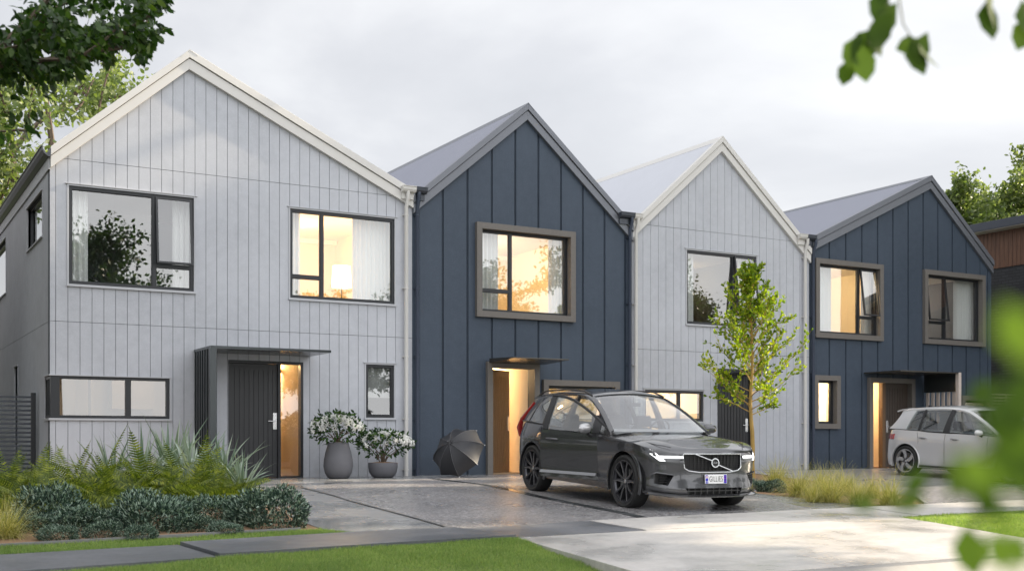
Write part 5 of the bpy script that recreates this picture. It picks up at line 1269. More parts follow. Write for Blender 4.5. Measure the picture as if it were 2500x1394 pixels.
    # tail lamps, spoiler, roof rails, mirror
    for sg in (1, -1):
        t = MB(); t.tube([(-2.235, .74*sg, .86), (-2.235, .765*sg, 1.0), (-2.165, .755*sg, 1.14), (-1.95, .635*sg, 1.42)], [.035, .05, .035, .025], 8); t.tube([(-2.30, .62*sg, .92), (-2.235, .74*sg, .90)], .03, 6); t.build('tail_light', M['tail'], root, smooth=True)
        rr = MB(); rr.tube([(-1.85, .60*sg, 1.545), (-1.6, .60*sg, 1.615), (-.9, .615*sg, 1.64), (-.3, .62*sg, 1.625), (-.02, .635*sg, 1.555)], .013, 8); rr.build('roof_rail', M['plastic'], root, smooth=True)
    sp = MB(); sp.sheet([[Vector((x, y, z-.04*(y/.6)**2)) for y in np.linspace(-.58, .58, 9)] for x, z in ((-1.78, 1.56), (-1.93, 1.545), (-2.06, 1.51))], .03); sp.build('spoiler', M['paint_g'], root, smooth=True)
    af = MB(); af.hexa([(-1.78,-.02,1.60),(-1.58,-.02,1.61),(-1.58,.02,1.61),(-1.78,.02,1.60),(-1.76,-.006,1.66),(-1.72,-.006,1.66),(-1.72,.006,1.66),(-1.76,.006,1.66)]); af.build('antenna', M['paint_g'], root)
    sk = MB(); sk.tube([(-1.9, 0, .3), (1.9, 0, .3)], .06, 6); sk.box(-2.0, 2.1, -.6, .6, .2, .24); sk.build('underbody', M['plastic'], root)
    seat_set(root, SUV, -.12, -1.0, M['seat'])
    db_ = MB(); db_.prism([(.35, .97), (.9, .97), (.9, 1.01), (.62, 1.075), (.38, 1.05)], -.74, .74, 'y'); db_.build('dashboard', M['seat_grey'], root, bevel=.015)
    sw = MB(); sw.tube([(0, .17*math.cos(t), .17*math.sin(t)) for t in np.linspace(0, 2*math.pi, 25)], .014, 8, cap=False); sw.tube([(0, -.16, 0), (0, .16, 0)], .018, 6); so = sw.build('steering_wheel', M['seat'], root, smooth=True); so.location = (.28, .38, 1.05); so.rotation_euler = (0, R(25), 0)
    im = MB(); im.box(.12, .15, -.12, .12, 1.40, 1.455); im.tube([(.14, 0, 1.45), (.12, 0, 1.54)], .01, 6); im.build('interior_mirror', M['plastic'], root, bevel=.01)
    def mirror(par, sg, org, m):
        a = MB(); o = Vector(org); a.tube([o+Vector((0, .0, 0)), o+Vector((-.01, .07*sg, .03)), o+Vector((0, .10*sg, .07))], [.03, .024, .03], 8); a.build('mirror_arm', M['plastic'], par, smooth=True)
        b = MB(); c = o+Vector((.0, .17*sg, .115)); rows = []
        for u in np.linspace(-1, 1, 9):
            rad = (1-abs(u)**3.2)**.5 if abs(u) < 1 else 0.02; rows.append([c+Vector((.075*rad*math.cos(t)*(1 if math.cos(t) > 0 else .45), .125*u*sg, .075*rad*math.sin(t)*(1.0-.12*u))) for t in np.linspace(0, 2*math.pi, 17)])
        b.grid(rows); b.build('mirror', m, par, smooth=True, autos=60)
    # open right front door, hinged at x=.70
    hinge = Vector((.70, -.925, 0)); door = empty('front_door'); door.parent = root; door.location = hinge; door.rotation_euler = (0, 0, R(22)); 
    # outer skin sampled like the body side
    def ysk(x, z): return .94*interp(z, SUV['ws'][0], SUV['ws'][1])-.0
    rows = []
    for x in np.linspace(-1.10, 0, 12):
        zt_ = zt(x+.70)+.0; zb_ = .335
        rows.append([Vector((x, -(ysk(x, z))-hinge.y, z)) for z in np.linspace(zb_, zt_, 16)])
    dm = MB(); dm.sheet(rows, .075); dobj = dm.build('door_panel', M['paint_g'], door, smooth=True, autos=40)
    tr_ = MB(); tr_.hexa([(-1.09, -.030, .395), (-.02, -.030, .395), (-.02, .01, .385), (-1.09, .01, .385), (-1.09, -.002, .435), (-.02, -.002, .435), (-.02, .01, .435), (-1.09, .01, .435)]); tr_.build('door_trim', mat('satin_grey_trim', (.26, .265, .275), .4, .6), door)
    bot, top = side_curves(SUV)
    def DS(x, v, off=0): 
        b, t_ = at_x(bot, x+.70), at_x(top, x+.70); p = b.lerp(t_, v); return Vector((x, -(p.y+.018*math.sin(math.pi*v*.9)+off)-hinge.y, p.z))
    gl = MB(); gl.sheet([[DS(x, v) for v in np.linspace(0, 1, 8)] for x in np.linspace(-1.06, .05, 14)], .004); gl.build('door_window', M['cglass'], door, smooth=True)
    fr_ = MB(); tp_ = [DS(x, 1, .008) for x in np.linspace(-1.09, .12, 18)]; fr_.tube(tp_, .020, 6); fr_.build('window_frame', M['plastic'], door, smooth=True)
    bp = MB(); bp.sheet([[DS(x, v, .01) for v in np.linspace(0, 1, 8)] for x in (-1.10, -1.0)], .04); bp.build('window_pillar', M['plastic'], door, smooth=True); bp = MB(); bp.sheet([[DS(x, v, .012) for v in np.linspace(0, 1, 4)] for x in (-.16, -.02)], .02); bp.build('window_pillar', M['plastic'], door, smooth=True)
    hd = MB(); hd.tube([(-.98, -.01, .90), (-.94, -.04, .905), (-.80, -.04, .90), (-.76, -.01, .895)], .015, 8); hd.build('door_handle', M['paint_g'], door, smooth=True)
    mirror(door, -1, (-.14, .02, .965), M['paint_silver']); mirror(root, 1, (.56, .93, .965), M['paint_g'])
    return root
suv = build_suv()
suv.location = (9.974, -6.459, gz(-6.459)-.005); suv.rotation_euler = (0, .043, R(-94.3)); suv.scale = (.96,)*3
# ---------------------------------------------------------------- white hatchback
GOLF = dict(SUV)
GOLF.update(outline=[(-2.10,0),(-2.09,.35),(-2.04,.60),(-1.93,.77),(-1.75,.85),(-1.45,.885),(-1.0,.893),(-.5,.893),(0,.893),(.6,.893),(1.1,.893),(1.45,.885),(1.75,.85),(1.95,.76),(2.07,.60),(2.13,.40),(2.16,.2),(2.17,0)],
 zb=([-2.4,-1.9,-1.7,1.8,2.2],[.28,.22,.20,.20,.20]),
 zt=([-2.2,-1.95,-1.7,-1.0,-.3,.5,.85,1.3,1.7,2.0,2.2],[.90,.96,.985,.965,.945,.92,.91,.87,.82,.76,.68]),
 ws=([.15,.22,.32,.42,.52,.64,.76,.80,.90,1.0],[.92,.955,.975,.975,.98,.99,1.0,.99,.965,.94]),
 fs=([.2,.3,.45,.6,.75],[-.02,.0,-.02,-.05,-.12]), rs=([.2,.4,.6,.8,1.0],[-.04,0,-.02,-.06,-.12]), k0=1.5, k1=2.1, crown=.05, dome=.012, cowl=.9, nose=2.0,
 gbot=[(-1.95,.70,.985),(-1.6,.79,.985),(-1.2,.825,.975),(-.6,.84,.955),(0,.84,.94),(.4,.838,.925),(.90,.82,.905)],
 gtop=[(-1.70,.56,1.345),(-1.5,.575,1.385),(-1.1,.59,1.415),(-.6,.60,1.43),(-.2,.605,1.415),(.1,.63,1.36),(.55,.715,1.15),(.95,.81,.925)],
 wins=[(-.22,.82,0,0),(-.98,-.34,0,0),(-1.36,-1.02,0,0)], pillars=[(-.36,-.21,-.33,-.24,'dark'),(-1.03,-.98,-1.04,-.99,'dark'),(-1.95,-1.38,-1.70,-1.28,'body')],
 ws_x=.1, ws_top=.1, rc=([-2,-1.5,-.6,0],[.01,.03,.045,.04]), wsbow=([.1,.95],[.05,.16]), wscr=([.1,.4,.95],[.045,.04,.0]), seat_z=.95)
def build_hatch():
    root = empty('parked_car'); tag(root, 'white hatchback with red tail light parked at the right, partly behind blurred leaves', 'car')
    body, rings, zt = car_body(GOLF, root); body.data.materials.clear(); body.data.materials.append(M['paint_w']); body.data.materials.append(M['plastic'])
    cuts = [cyl('c', (x, sg*.82, .325), .365, .44, 48) for x in (1.315, -1.315) for sg in (1, -1)]
    boolean(body, cuts)
    bm = bmesh.new(); bm.from_mesh(body.data)
    for f in bm.faces:
        c = f.calc_center_median(); f.smooth = True
        for x in (1.315, -1.315):
            if abs(c.y) > .55 and math.hypot(c.x-x, c.z-.325) < .368 and (abs(f.normal.y) < .5 or abs(c.y) < .63): f.material_index = 1
    for e in bm.edges:
        if len(e.link_faces) == 2 and e.calc_face_angle(0) > R(32): e.smooth = False
    bm.to_mesh(body.data); bm.free()
    greenhouse(GOLF, root, M['paint_w'])
    for x in (1.315, -1.315):
        for sg in (1, -1): wheel(root, x, sg*.775, sg, .325, .225, 'golf'); arch_lip(root, x, .876, .367, .325, M['paint_w'], .03, sg)
    for sg in (1, -1):
        for x0 in (-.92, -.10):
            mb = MB(); mb.tube([(x0-.02, .890*sg, .83), (x0+.02, .912*sg, .835), (x0+.14, .912*sg, .832), (x0+.18, .890*sg, .827)], .013, 8); mb.build('door_handle', M['paint_silver'], root, smooth=True)
            cp = MB(); cp.lathe([(.0001, 0), (.05, 0), (.052, .003)], 20, (0, 0, 0), 'y'); cpo = cp.build('handle_recess', mat('grey_recess', (.25, .25, .26), .4), root); cpo.location = (x0+.08, .885*sg, .815); cpo.scale = (1.2, 1 if sg > 0 else -1, .55)
        sl = MB()
        for x in (-.28, .78): sl.tube([(x, .872*sg, .30), (x, .888*sg, .55), (x, .893*sg, .77), (x, .862*sg, .92)], .0035, 4)
        sl.tube([(-1.0, .875*sg, .62), (-.96, .893*sg, .75), (-1.02, .86*sg, .94)], .0035, 4); sl.build('shut_line', M['plastic'], root)
        t = MB(); t.sheet([[Vector((x_, (y_+.012)*sg, z_)) for z_ in (.775, .83, .89)] for x_, y_ in ((-1.66, .865), (-1.78, .83), (-1.87, .775), (-1.96, .68))], .05, c=(0, 0, .8)); t.build('tail_light', M['tail'], root, smooth=True)
        si = MB(); si.tube([(-.92, .875*sg, .235), (.92, .875*sg, .235)], .022, 6); si.build('sill', M['plastic'], root)
        a = MB(); a.tube([(.62, .84*sg, .90), (.62, .92*sg, .93)], .025, 8); a.build('mirror_arm', M['plastic'], root)
        b = MB(); rows = []
        for u in np.linspace(-1, 1, 9):
            rad = (1-abs(u)**2.6)**.5 if abs(u) < 1 else .02; rows.append([Vector((.62+.09*rad*math.cos(t_)*(1 if math.cos(t_) > 0 else .4), (.97+.10*u)*sg, .975+.06*rad*math.sin(t_))) for t_ in np.linspace(0, 2*math.pi, 17)])
        b.grid(rows); b.build('mirror', M['paint_w'], root, smooth=True, autos=60)
    sp = MB(); sp.sheet([[Vector((x, y, z-.03*(y/.6)**2)) for y in np.linspace(-.56, .56, 9)] for x, z in ((-1.55, 1.435), (-1.72, 1.42), (-1.85, 1.385))], .03); sp.build('spoiler', M['paint_w'], root, smooth=True)
    af = MB(); af.hexa([(-1.5,-.02,1.46),(-1.3,-.02,1.47),(-1.3,.02,1.47),(-1.5,.02,1.46),(-1.49,-.006,1.52),(-1.45,-.006,1.52),(-1.45,.006,1.52),(-1.49,.006,1.52)]); af.build('antenna', M['plastic'], root)
    gx = lambda y, z: interp(abs(y), [0, .2, .4, .6, .76, .85], [2.17, 2.16, 2.13, 2.07, 1.95, 1.75])+interp(z, GOLF['fs'][0], GOLF['fs'][1])
    for sg in (1, -1):
        h_ = MB(); h_.sheet([[Vector((gx(y, z)+.012, y*sg, z)) for z in np.linspace(.555+.04*(y-.42), .615+.12*(y-.42), 4)] for y in np.linspace(.42, .80, 8)], .04, c=(1.4, 0, .4)); ho_ = h_.build('headlight', M['lamp_dark'], root, smooth=True)
        l_ = MB(); l_.sheet([[Vector((gx(y, z)+.017, y*sg, z)) for z in (.572+.04*(y-.42), .588+.04*(y-.42))] for y in np.linspace(.45, .76, 6)], .01, c=(1.4, 0, .4)); l_.build('lens', M['white_ink'], ho_)
    g_ = MB(); g_.sheet([[Vector((gx(y, z)+.010, y, z)) for z in (.575, .605)] for y in np.linspace(-.40, .40, 9)], .02, c=(1.4, 0, .4)); g_.build('grille', M['plastic'], root)
    g_ = MB(); g_.sheet([[Vector((gx(y, z)+.012, y, z)) for z in (.26, .34, .40)] for y in np.linspace(-.58, .58, 11)], .02, c=(1.4, 0, .4)); g_.build('bumper_intake', M['plastic'], root)
    sk = MB(); sk.box(-1.8, 1.9, -.55, .55, .17, .21); sk.build('underbody', M['plastic'], root)
    seat_set(root, GOLF, -.1, -.95, M['seat'])
    return root
hatch = build_hatch(); hatch.scale = (.975,)*3; hatch.location = (20.03, -4.75, gz(-4.75)-.01); hatch.rotation_euler = (0, .035, R(-91))

# ================================================================ SMALLER THINGS
def revolve_pot(px, Y, prof, lab, seg=48):
    x = wx(px, Y); e = empty('potted_plant', (x, Y, gz(Y)+.002)); tag(e, lab, 'potted plant')
    mb = MB(); n = 72
    for i, (r, h) in enumerate(prof):
        for k in range(n*2):
            t = math.pi*k/n; rr = r*(1-.012*(k % 2)); mb.v.append((rr*math.cos(t), rr*math.sin(t), h))
    for i in range(len(prof)-1):
        for k in range(2*n): k2 = (k+1) % (2*n); mb.f.append((i*2*n+k, i*2*n+k2, (i+1)*2*n+k2, (i+1)*2*n+k)); mb.m.append(0)
    mb.f.append(tuple(range(2*n))[::-1]); mb.m.append(0)
    mb.build('pot', M['pot'], e, smooth=True, autos=50)
    s = MB(); s.lathe([(.0001, prof[-1][1]+.03), (prof[-1][0]+.004, prof[-1][1]+.01)], 32); s.build('soil', M['soil'], e)
    return e
M['pot'] = mat('ribbed_grey_concrete_pot', (.135, .135, .15), .75, 0, .12, 5, .4, 60)
M['leaf_g'] = leafmat('glossy_gardenia_leaf', [(0, (.010, .032, .008)), (.5, (.025, .07, .015)), (.85, (.06, .13, .025)), (1, (.13, .21, .05))], .45, .2, .35)
M['petal'] = mat('white_petal', (.88, .88, .86), .6, 0, .03)
def gardenia(e, zb, cx, cz, rx, ry, rz, seed, nst=16, nl=900, nf=30):
    r = random.Random(seed); g_ = np.random.default_rng(seed); st = MB(); C = []; D = []; FL = []
    for i in range(nst):
        az = i*2.4+r.uniform(-.3, .3); tgt = Vector((cx+rx*.85*math.cos(az)*r.uniform(.3, 1), ry*.85*math.sin(az)*r.uniform(.3, 1), cz+rz*r.uniform(-.5, .7)))
        b = Vector((r.uniform(-.05, .05), r.uniform(-.05, .05), zb)); m_ = b.lerp(tgt, .5)+Vector((r.uniform(-.05, .05), r.uniform(-.05, .05), .03)); st.tube([b, b.lerp(m_, .5)+Vector((0, 0, .03)), m_, tgt], [.011, .009, .007, .003], 5)
    for i in range(nl):
        v = g_.normal(size=3); v /= np.linalg.norm(v); rr = g_.uniform(.55, 1)**.6*(1+.15*math.sin(v[0]*9)*math.sin(v[1]*7)); 
        if v[2] < -.35 and g_.random() < .7: continue
        C.append((cx+v[0]*rx*rr, v[1]*ry*rr, cz+v[2]*rz*rr)); D.append(v*np.array([1, 1, .7])+g_.normal(size=3)*.6+np.array([0, 0, -.05]))
    for i in range(nf):
        v = g_.normal(size=3); v /= np.linalg.norm(v); v[2] = abs(v[2])*.9-.15; v[1] = -abs(v[1]) if g_.random() < .8 else v[1]; FL.append((Vector((cx+v[0]*rx*1.02, v[1]*ry*1.02, cz+v[2]*rz*1.04)), Vector(v).normalized()))
    st.build('stems', M['bark'], e, smooth=True)
    V, Fc = leaves_np(np.array(C), np.array(D), g_.uniform(.06, .105, len(C)), g_.uniform(.026, .044, len(C)), .15); npmesh('foliage', V, Fc, M['leaf_g'], e)
    C = []; D = []; U = []; n_ = Vector((0, 0, 1))
    if 'flower' not in FM:
        for ring, (k, el) in enumerate(((6, .25), (5, .9))):
            for q in range(k):
                t = 2*math.pi*q/k+ring; d = Vector((math.cos(t)*math.cos(el), math.sin(t)*math.cos(el), math.sin(el)))*(1 if ring == 0 else .7); C.append((0, 0, .0)); D.append(tuple(d)); U.append(tuple(n_.cross(d)))
        C = np.array(C); D = np.array(D); V, Fc = leaves_np(C, D, .062*np.linalg.norm(D, axis=1), .046, .1, up=np.array(U), jit=.1)
        me = bpy.data.meshes.new('flower'); me.from_pydata(V.tolist(), [], Fc.tolist()); me.materials.append(M['petal']); FM['flower'] = me
    for (p, nn) in FL:
        o = bpy.data.objects.new('flower', FM['flower']); col.objects.link(o); o.parent = e; o.location = p; o.rotation_euler = nn.to_track_quat('Z', 'Y').to_euler(); o.scale = (r.uniform(.85, 1.2),)*3
FM = {}
Yp = -.85
s_ = (wz(826, 1086, Yp)-wz(826, 1174, Yp))/.66
pt1 = revolve_pot(826, Yp, [(r*s_, h*s_) for r, h in [(.165, 0), (.20, .02), (.245, .10), (.270, .22), (.262, .34), (.235, .48), (.20, .59), (.178, .655), (.165, .66), (.16, .64)]], 'tall rounded grey pot with white flowering bush beside the front door')
hz = .655*s_; w_ = 22/2842
k_ = (Yp+CD)/(cT-(826-CX)/F_*sT)/F_
gardenia(pt1, hz, (822-826)*k_, hz+ (1086-1052)*k_, 66*k_, 55*k_, 40*k_, 8, 16, 1000, 66)
Yq = -.8
pt2 = revolve_pot(935, Yq, [(.17, 0), (.205, .02), (.250, .09), (.268, .18), (.270, .265), (.262, .272), (.252, .262)], 'low wide grey bowl pot with white flowering bush beside the cream downpipe')
k2_ = (Yq+CD)/(cT-(935-CX)/F_*sT)/F_
gardenia(pt2, .25, (938-935)*k2_, .27+(1135-1088)*k2_, 72*k2_, 58*k2_, 34*k2_, 9, 18, 900, 50)
# umbrella
M['seam'] = mat('umbrella_seam', (.10, .10, .11), .45)
def umbrella():
    e = empty('umbrella'); tag(e, 'open black umbrella lying on the driveway against the dark blue house', 'umbrella')
    n = 8; rim = .53; mb = MB(); rows = []
    def prof(t): return (rim*math.sin(t*R(66))/math.sin(R(66)), -.36*(1-math.cos(t*R(66)))/(1-math.cos(R(66))))
    P = []
    for i in range(9):
        t = i/8; r_, h = prof(t); row = []
        for k in range(n*6):
            f = (k % 6)/6; a = 2*math.pi*k/(n*6); sag = 4*f*(1-f); rr = r_*math.cos(math.pi/n)/math.cos(2*math.pi/n*(f-.5))*(1-.10*sag*t*t)if 0 else r_*(1-(.055+.07*t*t)*sag); row.append((rr*math.cos(a), rr*math.sin(a), h-(.02*sag*t)))
        row.append(row[0]); P.append(row)
    mb.sheet(P, .004); mb.build('canopy', mat('black_umbrella_cloth', (.024, .025, .030), .5, 0, .1), e, smooth=True, autos=25)
    rb = MB()
    for k in range(n):
        a = 2*math.pi*k/n; pts = [(prof(i/8)[0]*math.cos(a), prof(i/8)[0]*math.sin(a), prof(i/8)[1]-.006) for i in range(9)]; rb.tube(pts, .003, 4)
        r_, h = prof(1); rb.tube([(r_*math.cos(a)*.985, r_*math.sin(a)*.985, h), (r_*math.cos(a)*1.025, r_*math.sin(a)*1.025, h-.01)], .006, 6)
        r5, h5 = prof(.55); rb.tube([(0, 0, -.42), (r5*math.cos(a), r5*math.sin(a), h5-.01)], .002, 4)
        q = [(prof(i/8)[0]*math.cos(a), prof(i/8)[0]*math.sin(a), prof(i/8)[1]+.003) for i in range(9)]; pp = MB(); pp.tube(q, .0035, 4); pp.build('seam', M['seam'], e)
    rb.build('ribs', M['steel'], e)
    sh = MB(); sh.tube([(0, 0, .07), (0, 0, -.78)], .006, 8); sh.build('shaft', M['steel'], e)
    hd = MB(); hd.tube([(0, 0, -.74)]+[(.045-.045*math.cos(t), 0, -.82-.045*math.sin(t)) for t in np.linspace(0, math.pi, 9)]+[(.09, 0, -.79)], .013, 8); hd.build('handle', M['steel'], e, smooth=True)
    r_ = Vector((cT, -sT, 0)); f_ = Vector((sT, cT, 0)); z_ = (r_*-.42+Vector((0, 0, .50))-f_*.76).normalized()
    x_ = z_.cross(Vector((0, 0, 1))).normalized(); y_ = z_.cross(x_); Mx = Matrix((x_, y_, z_)).transposed().to_4x4() @ Matrix.Rotation(R(18), 4, 'Z')
    lo = min((Mx @ Vector(v)).z for o in e.children for v in [tuple(q.co) for q in o.data.vertices])
    Y = -1.45; c = Vector((wx(1098, Y), Y, 0)); Mx.translation = Vector((c.x, Y, gz(Y)-lo+.003)); e.matrix_world = Mx
umbrella()
# dark slatted fence at the left
fe = empty('slat_fence', (X1L-.1, 1.3, 0)); tag(fe, 'dark horizontal slat fence joining the left side wall of the pale house', 'fence')
zf = wz(60, 964, 1.3); mb = MB(); ns = 19
for i in range(ns): z = zf-.02-i*(zf/ns); mb.box(-4.5, -.03, -.02, .01, z-.034, z)
mb.build('slats', M['dark_metal'], fe)
mb = MB(); mb.box(-.03, .05, -.04, .04, 0, zf+.04); mb.build('post', M['black_frame'], fe); mb = MB(); mb.box(-2.5, -2.44, .011, .06, 0, zf); mb.build('post', M['black_frame'], fe)
# tan slat fence at the right
fx0 = X4R+.02; fr = empty('slat_fence', (fx0, .3, 0)); tag(fr, 'tan horizontal slat fence between the wide blue house and the black brick building', 'fence')
mb = MB(); zf = wz(2440, 961, .3)
for i in range(22): z = zf-i*.085; mb.box(0, 2.2, -.012, .012, z-.045, z)
M['tan'] = mat('tan_powder_coat', (.40, .34, .28), .5); mb.build('slats', M['tan'], fr); mb = MB(); mb.box(1.0, 1.04, .013, .05, 0, zf); mb.build('post', M['tan'], fr)
# neighbouring building
def brickmat():
    k = N('black_brick'); b = k.n('ShaderNodeTexBrick'); c = k.coord(rot=(R(90), 0, 0)); 
    cc = k.n('ShaderNodeTexCoord'); sp = k.n('ShaderNodeSeparateXYZ'); k.l(cc.outputs['Object'], sp.inputs[0]); ad = k.n('ShaderNodeMath', operation='ADD'); k.l(sp.outputs['X'], ad.inputs[0]); k.l(sp.outputs['Y'], ad.inputs[1]); cb = k.n('ShaderNodeCombineXYZ'); k.l(ad.outputs[0], cb.inputs['X']); k.l(sp.outputs['Z'], cb.inputs['Y'])
    k.l(cb.outputs[0], b.inputs['Vector']); b.inputs['Scale'].default_value = 1; b.inputs['Brick Width'].default_value = .24; b.inputs['Row Height'].default_value = .086; b.inputs['Mortar Size'].default_value = .008
    b.inputs['Color1'].default_value = (.020, .021, .024, 1); b.inputs['Color2'].default_value = (.032, .033, .037, 1); b.inputs['Mortar'].default_value = (.010, .010, .011, 1)
    k.l(b.outputs['Color'], k.b.inputs['Base Color']); k.b.inputs['Roughness'].default_value = .7; bu = k.n('ShaderNodeBump'); bu.inputs['Strength'].default_value = .6; bu.inputs['Distance'].default_value = .01; bu.invert = True; k.l(b.outputs['Fac'], bu.inputs['Height']); k.l(bu.outputs[0], k.b.inputs['Normal']); return k.m
def timbermat():
    k = N('dark_timber_boards'); v = k.coord((1, 7, .6)); c = k.mix(k.ramp(k.noise(v, 2.2, 6, .7), [(.3, 0), (.7, 1)]), (.065, .028, .014), (.17, .078, .04)); k.l(c, k.b.inputs['Base Color']); k.b.inputs['Roughness'].default_value = .55; return k.m
nl_ = empty('shade_house', (-4.0, 2.4, 0)); tag(nl_, 'dark two-storey house added out of view at the left to shade the side of the pale house', 'house')  # added unseen house that darkens the side wall of the pale house
mb = MB(); mb.box(-5, 4.7, 0, 10, -.1, 6.4); mb.build('wall', mat('shade_house_dark_render', (.10, .10, .11), .8), nl_)
mb = MB(); mb.prism([(-5.3, 6.41), (5.0, 6.41), (-.15, 8.6)], -.3, 10.3, 'y'); mb.build('roof', M['dark_metal'], nl_)
nb = empty('brick_building', (29.3, 0, 0)); tag(nb, 'black brick building with timber upper cladding and flat dark roof at the right edge', 'building')
zt1 = wz(2420, 655, .96+2.0); zt1 = 5.72; zr_ = 7.05
mb = MB(); mb.box(0, 8, -7, 2.8, -.3, zt1); mb.build('wall', brickmat(), nb)
mb = MB(); n_ = 70
for i in range(n_): y = -7+9.8*i/n_; mb.box(-.03, 8, y+.004, y+9.8/n_-.004, zt1+.003, zr_-.26)
mb.build('timber_cladding', timbermat(), nb)
mb = MB(); mb.box(-.45, 8.4, -7.5, 2.95, zr_-.24, zr_); mb.build('roof', M['dark_metal'], nb, bevel=.01)
mb = MB(); mb.box(-.42, 8.3, -7.4, 2.9, zr_-.259, zr_-.241); mb.build('soffit', mat('pale_soffit', (.45, .42, .38), .7), nb)
# ---------------------------------------------------------------- trees of the scene
def proj(W):
    X, Yw, Z = W[:, 0], W[:, 1]+CD, W[:, 2]; a = X*cT-Yw*sT; b = X*sT+Yw*cT; b = np.where(b < .1, .1, b); return CX+F_*a/b, YH-F_*(Z-CH)/b
def keep_left(W):
    px, py = proj(W); lim = np.interp(px, [-400, -20, 60, 120, 160, 200, 240, 300, 330, 380, 405, 420], [300, 225, 228, 215, 185, 168, 140, 138, 150, 105, 88, -50])+12*np.sin(px/13.)+7*np.sin(px/5.)
    low_ = (px < 95+8*np.sin(py/7.)) & (py > 268) & (py < 345-.25*px+8*np.sin(px/6.))
    gap = (np.sin(px/31.+1.3)*np.sin(py/27.) > .72) & (len(W) > 1); return (((py < lim) & ~gap) | low_) & (px < 415) 
big_tree('street_tree', (-2.6, -12.0, gz(-12)), 7.0, 6.4, M['leaf_dk'], 'dark green street tree whose bough hangs over the top left corner', 11, lsz=.080, nl=62, keep=keep_left, bias=(.9, .15, .2), trunk_h=.42, droop=.9, thin=.9)
def keep_bl(W):
    px, py = proj(W); lim = np.interp(px, [-500, 0, 60, 150, 245, 260, 300, 350, 470, 480], [900, 620, 480, 300, 300, 240, 260, 215, 170, -50]); cut = (px > 245) & (px < 265); low = (px > 250) & (py < 95)
    top = np.interp(px, [-500, 0, 100, 240, 262, 300, 395, 400, 470], [0, 120, 160, 190, 150, 135, 170, 125, 100]); return (py < lim) & (px < 480) & (py > top) 
big_tree('garden_tree', (4.6, 12.5, 0), 15.5, 12, M['leaf_pale'], 'pale green tree rising behind the left end of the pale house', 15, lsz=.17, nl=26, keep=keep_bl, bias=(.25, 0, .1), droop=.7)
def keep_r(W):
    px, py = proj(W); return (px > 2290) & (py > 345+18*np.sin(px/17.)) & ~((px < 2440) & (py < 400+14*np.sin(px/13.))) & ~((px < 2330) & (py < 470))
big_tree('garden_tree', (39.8, 11.0, 0), 16, 11.5, M['leaf_pale'], 'light green tree behind the roof of the wide blue house', 17, lsz=.20, nl=85, keep=keep_r)
M['leaf_mid'] = leafmat('mid_green_tree_leaf', [(0, (.04, .075, .02)), (.5, (.085, .14, .035)), (1, (.16, .22, .07))], .5, .4)
big_tree('garden_tree', (43.6, 12.0, 0), 18.5, 10.5, M['leaf_mid'], 'darker green tree above the flat roof of the brick building', 19, lsz=.20, nl=75, keep=keep_r)
# trees across the street (seen mirrored in the window panes) and the unseen shade trees added at the right
for (x, y, H, sp, lb, sd) in ((18.5, -30.5, 13, 7, 'smaller leafy tree across the street, mirrored in the windows near the front door', 49), (7.5, -31, 15, 9.5, 'leafy tree across the street, mirrored in the upper windows of the large pale house', 41), (27, -33, 15.0, 9.5, 'leafy tree across the street, mirrored in the narrow blue house', 42), (43, -32, 15.5, 10, 'leafy tree across the street, mirrored in the narrow pale house', 43), (60, -31, 16, 10, 'leafy tree across the street, mirrored in the right blue house', 45)):
    big_tree('street_tree', (x, y, -.4), H, sp, M['leaf_dk'], lb, sd, lsz=.20, nl=22)
for (x, y, H, sp, lb, sd) in ((-4.4, -3.2, 12, 8, 'dense garden tree beyond the left edge of the view, near the planting bed', 46), (-5.0, 5.5, 12.5, 9, 'dense garden tree beyond the left edge of the view, beside the slat fence', 47)):
    big_tree('garden_tree', (x, y, 0), H, sp, M['leaf_dk'], lb, sd, lsz=.36, nl=22, keep=lambda W: (proj(W)[0] < -60) | (W[:, 1] < -20), bias=(-.3, 0, 0))
SUN = Vector((.93, -.09, .46)).normalized()
def keep_sun(W):  # prunes the added shade trees so sun reaches chosen ground and walls
    t = (W[:, 2]+.3)/SUN.z; X = W[:, 0]-SUN.x*t; Y = W[:, 1]-SUN.y*t
    edge = 7.3+.55*np.sin(Y*2.3)+.35*np.sin(Y*5.1); lit = (X > edge) & (Y < -9.75+.2*np.sin(X*1.7)) & (Y > -18)
    t2 = (W[:, 0]-15.2)/SUN.x; Z2 = W[:, 2]-SUN.z*t2; Y2 = W[:, 1]-SUN.y*t2
    lit |= (np.abs(Y2+3.2) < 1.5) & (Z2 > .6) & (Z2 < 5.2)
    lit |= (X > 13.0) & (X < 19) & (Y < -5.0) & (Y > -9)
    t3 = W[:, 1]/SUN.y; X3 = W[:, 0]-SUN.x*t3; Z3 = W[:, 2]-SUN.z*t3       # where the ray meets the facades: dappled light on the pale walls
    dap = (np.sin(X3*1.1+Z3*.8)+np.sin(Z3*1.6-X3*.7)) > -1.1
    lit |= (t3 > 0) & dap & (Z3 > 0) & (Z3 < 3.9) & (((X3 > 6.8) & (X3 < 9.9)) | ((X3 > 14.6) & (X3 < 19.9)) | ((X3 > 12.5) & (X3 < 13.4)))
    return ~lit
big_tree('street_tree', (34.0, -12.0, -.3), 23, 12, M['leaf_mid'], 'tall shade tree added out of view to the right, in front of the brick building', 44, lsz=.46, nl=24, keep=keep_sun, trunk_h=.56)  # added unseen tree: blocks sun, thinned where light should pass
big_tree('street_tree', (35.5, -4.0, -.3), 27, 14, M['leaf_mid'], 'taller shade tree added out of view to the right, behind the front of the brick building', 48, lsz=.50, nl=50, keep=lambda W: keep_sun(W) & (proj(W)[0] > 2560), trunk_h=.38)  # another added unseen tree, keeping sun off the drive and facades
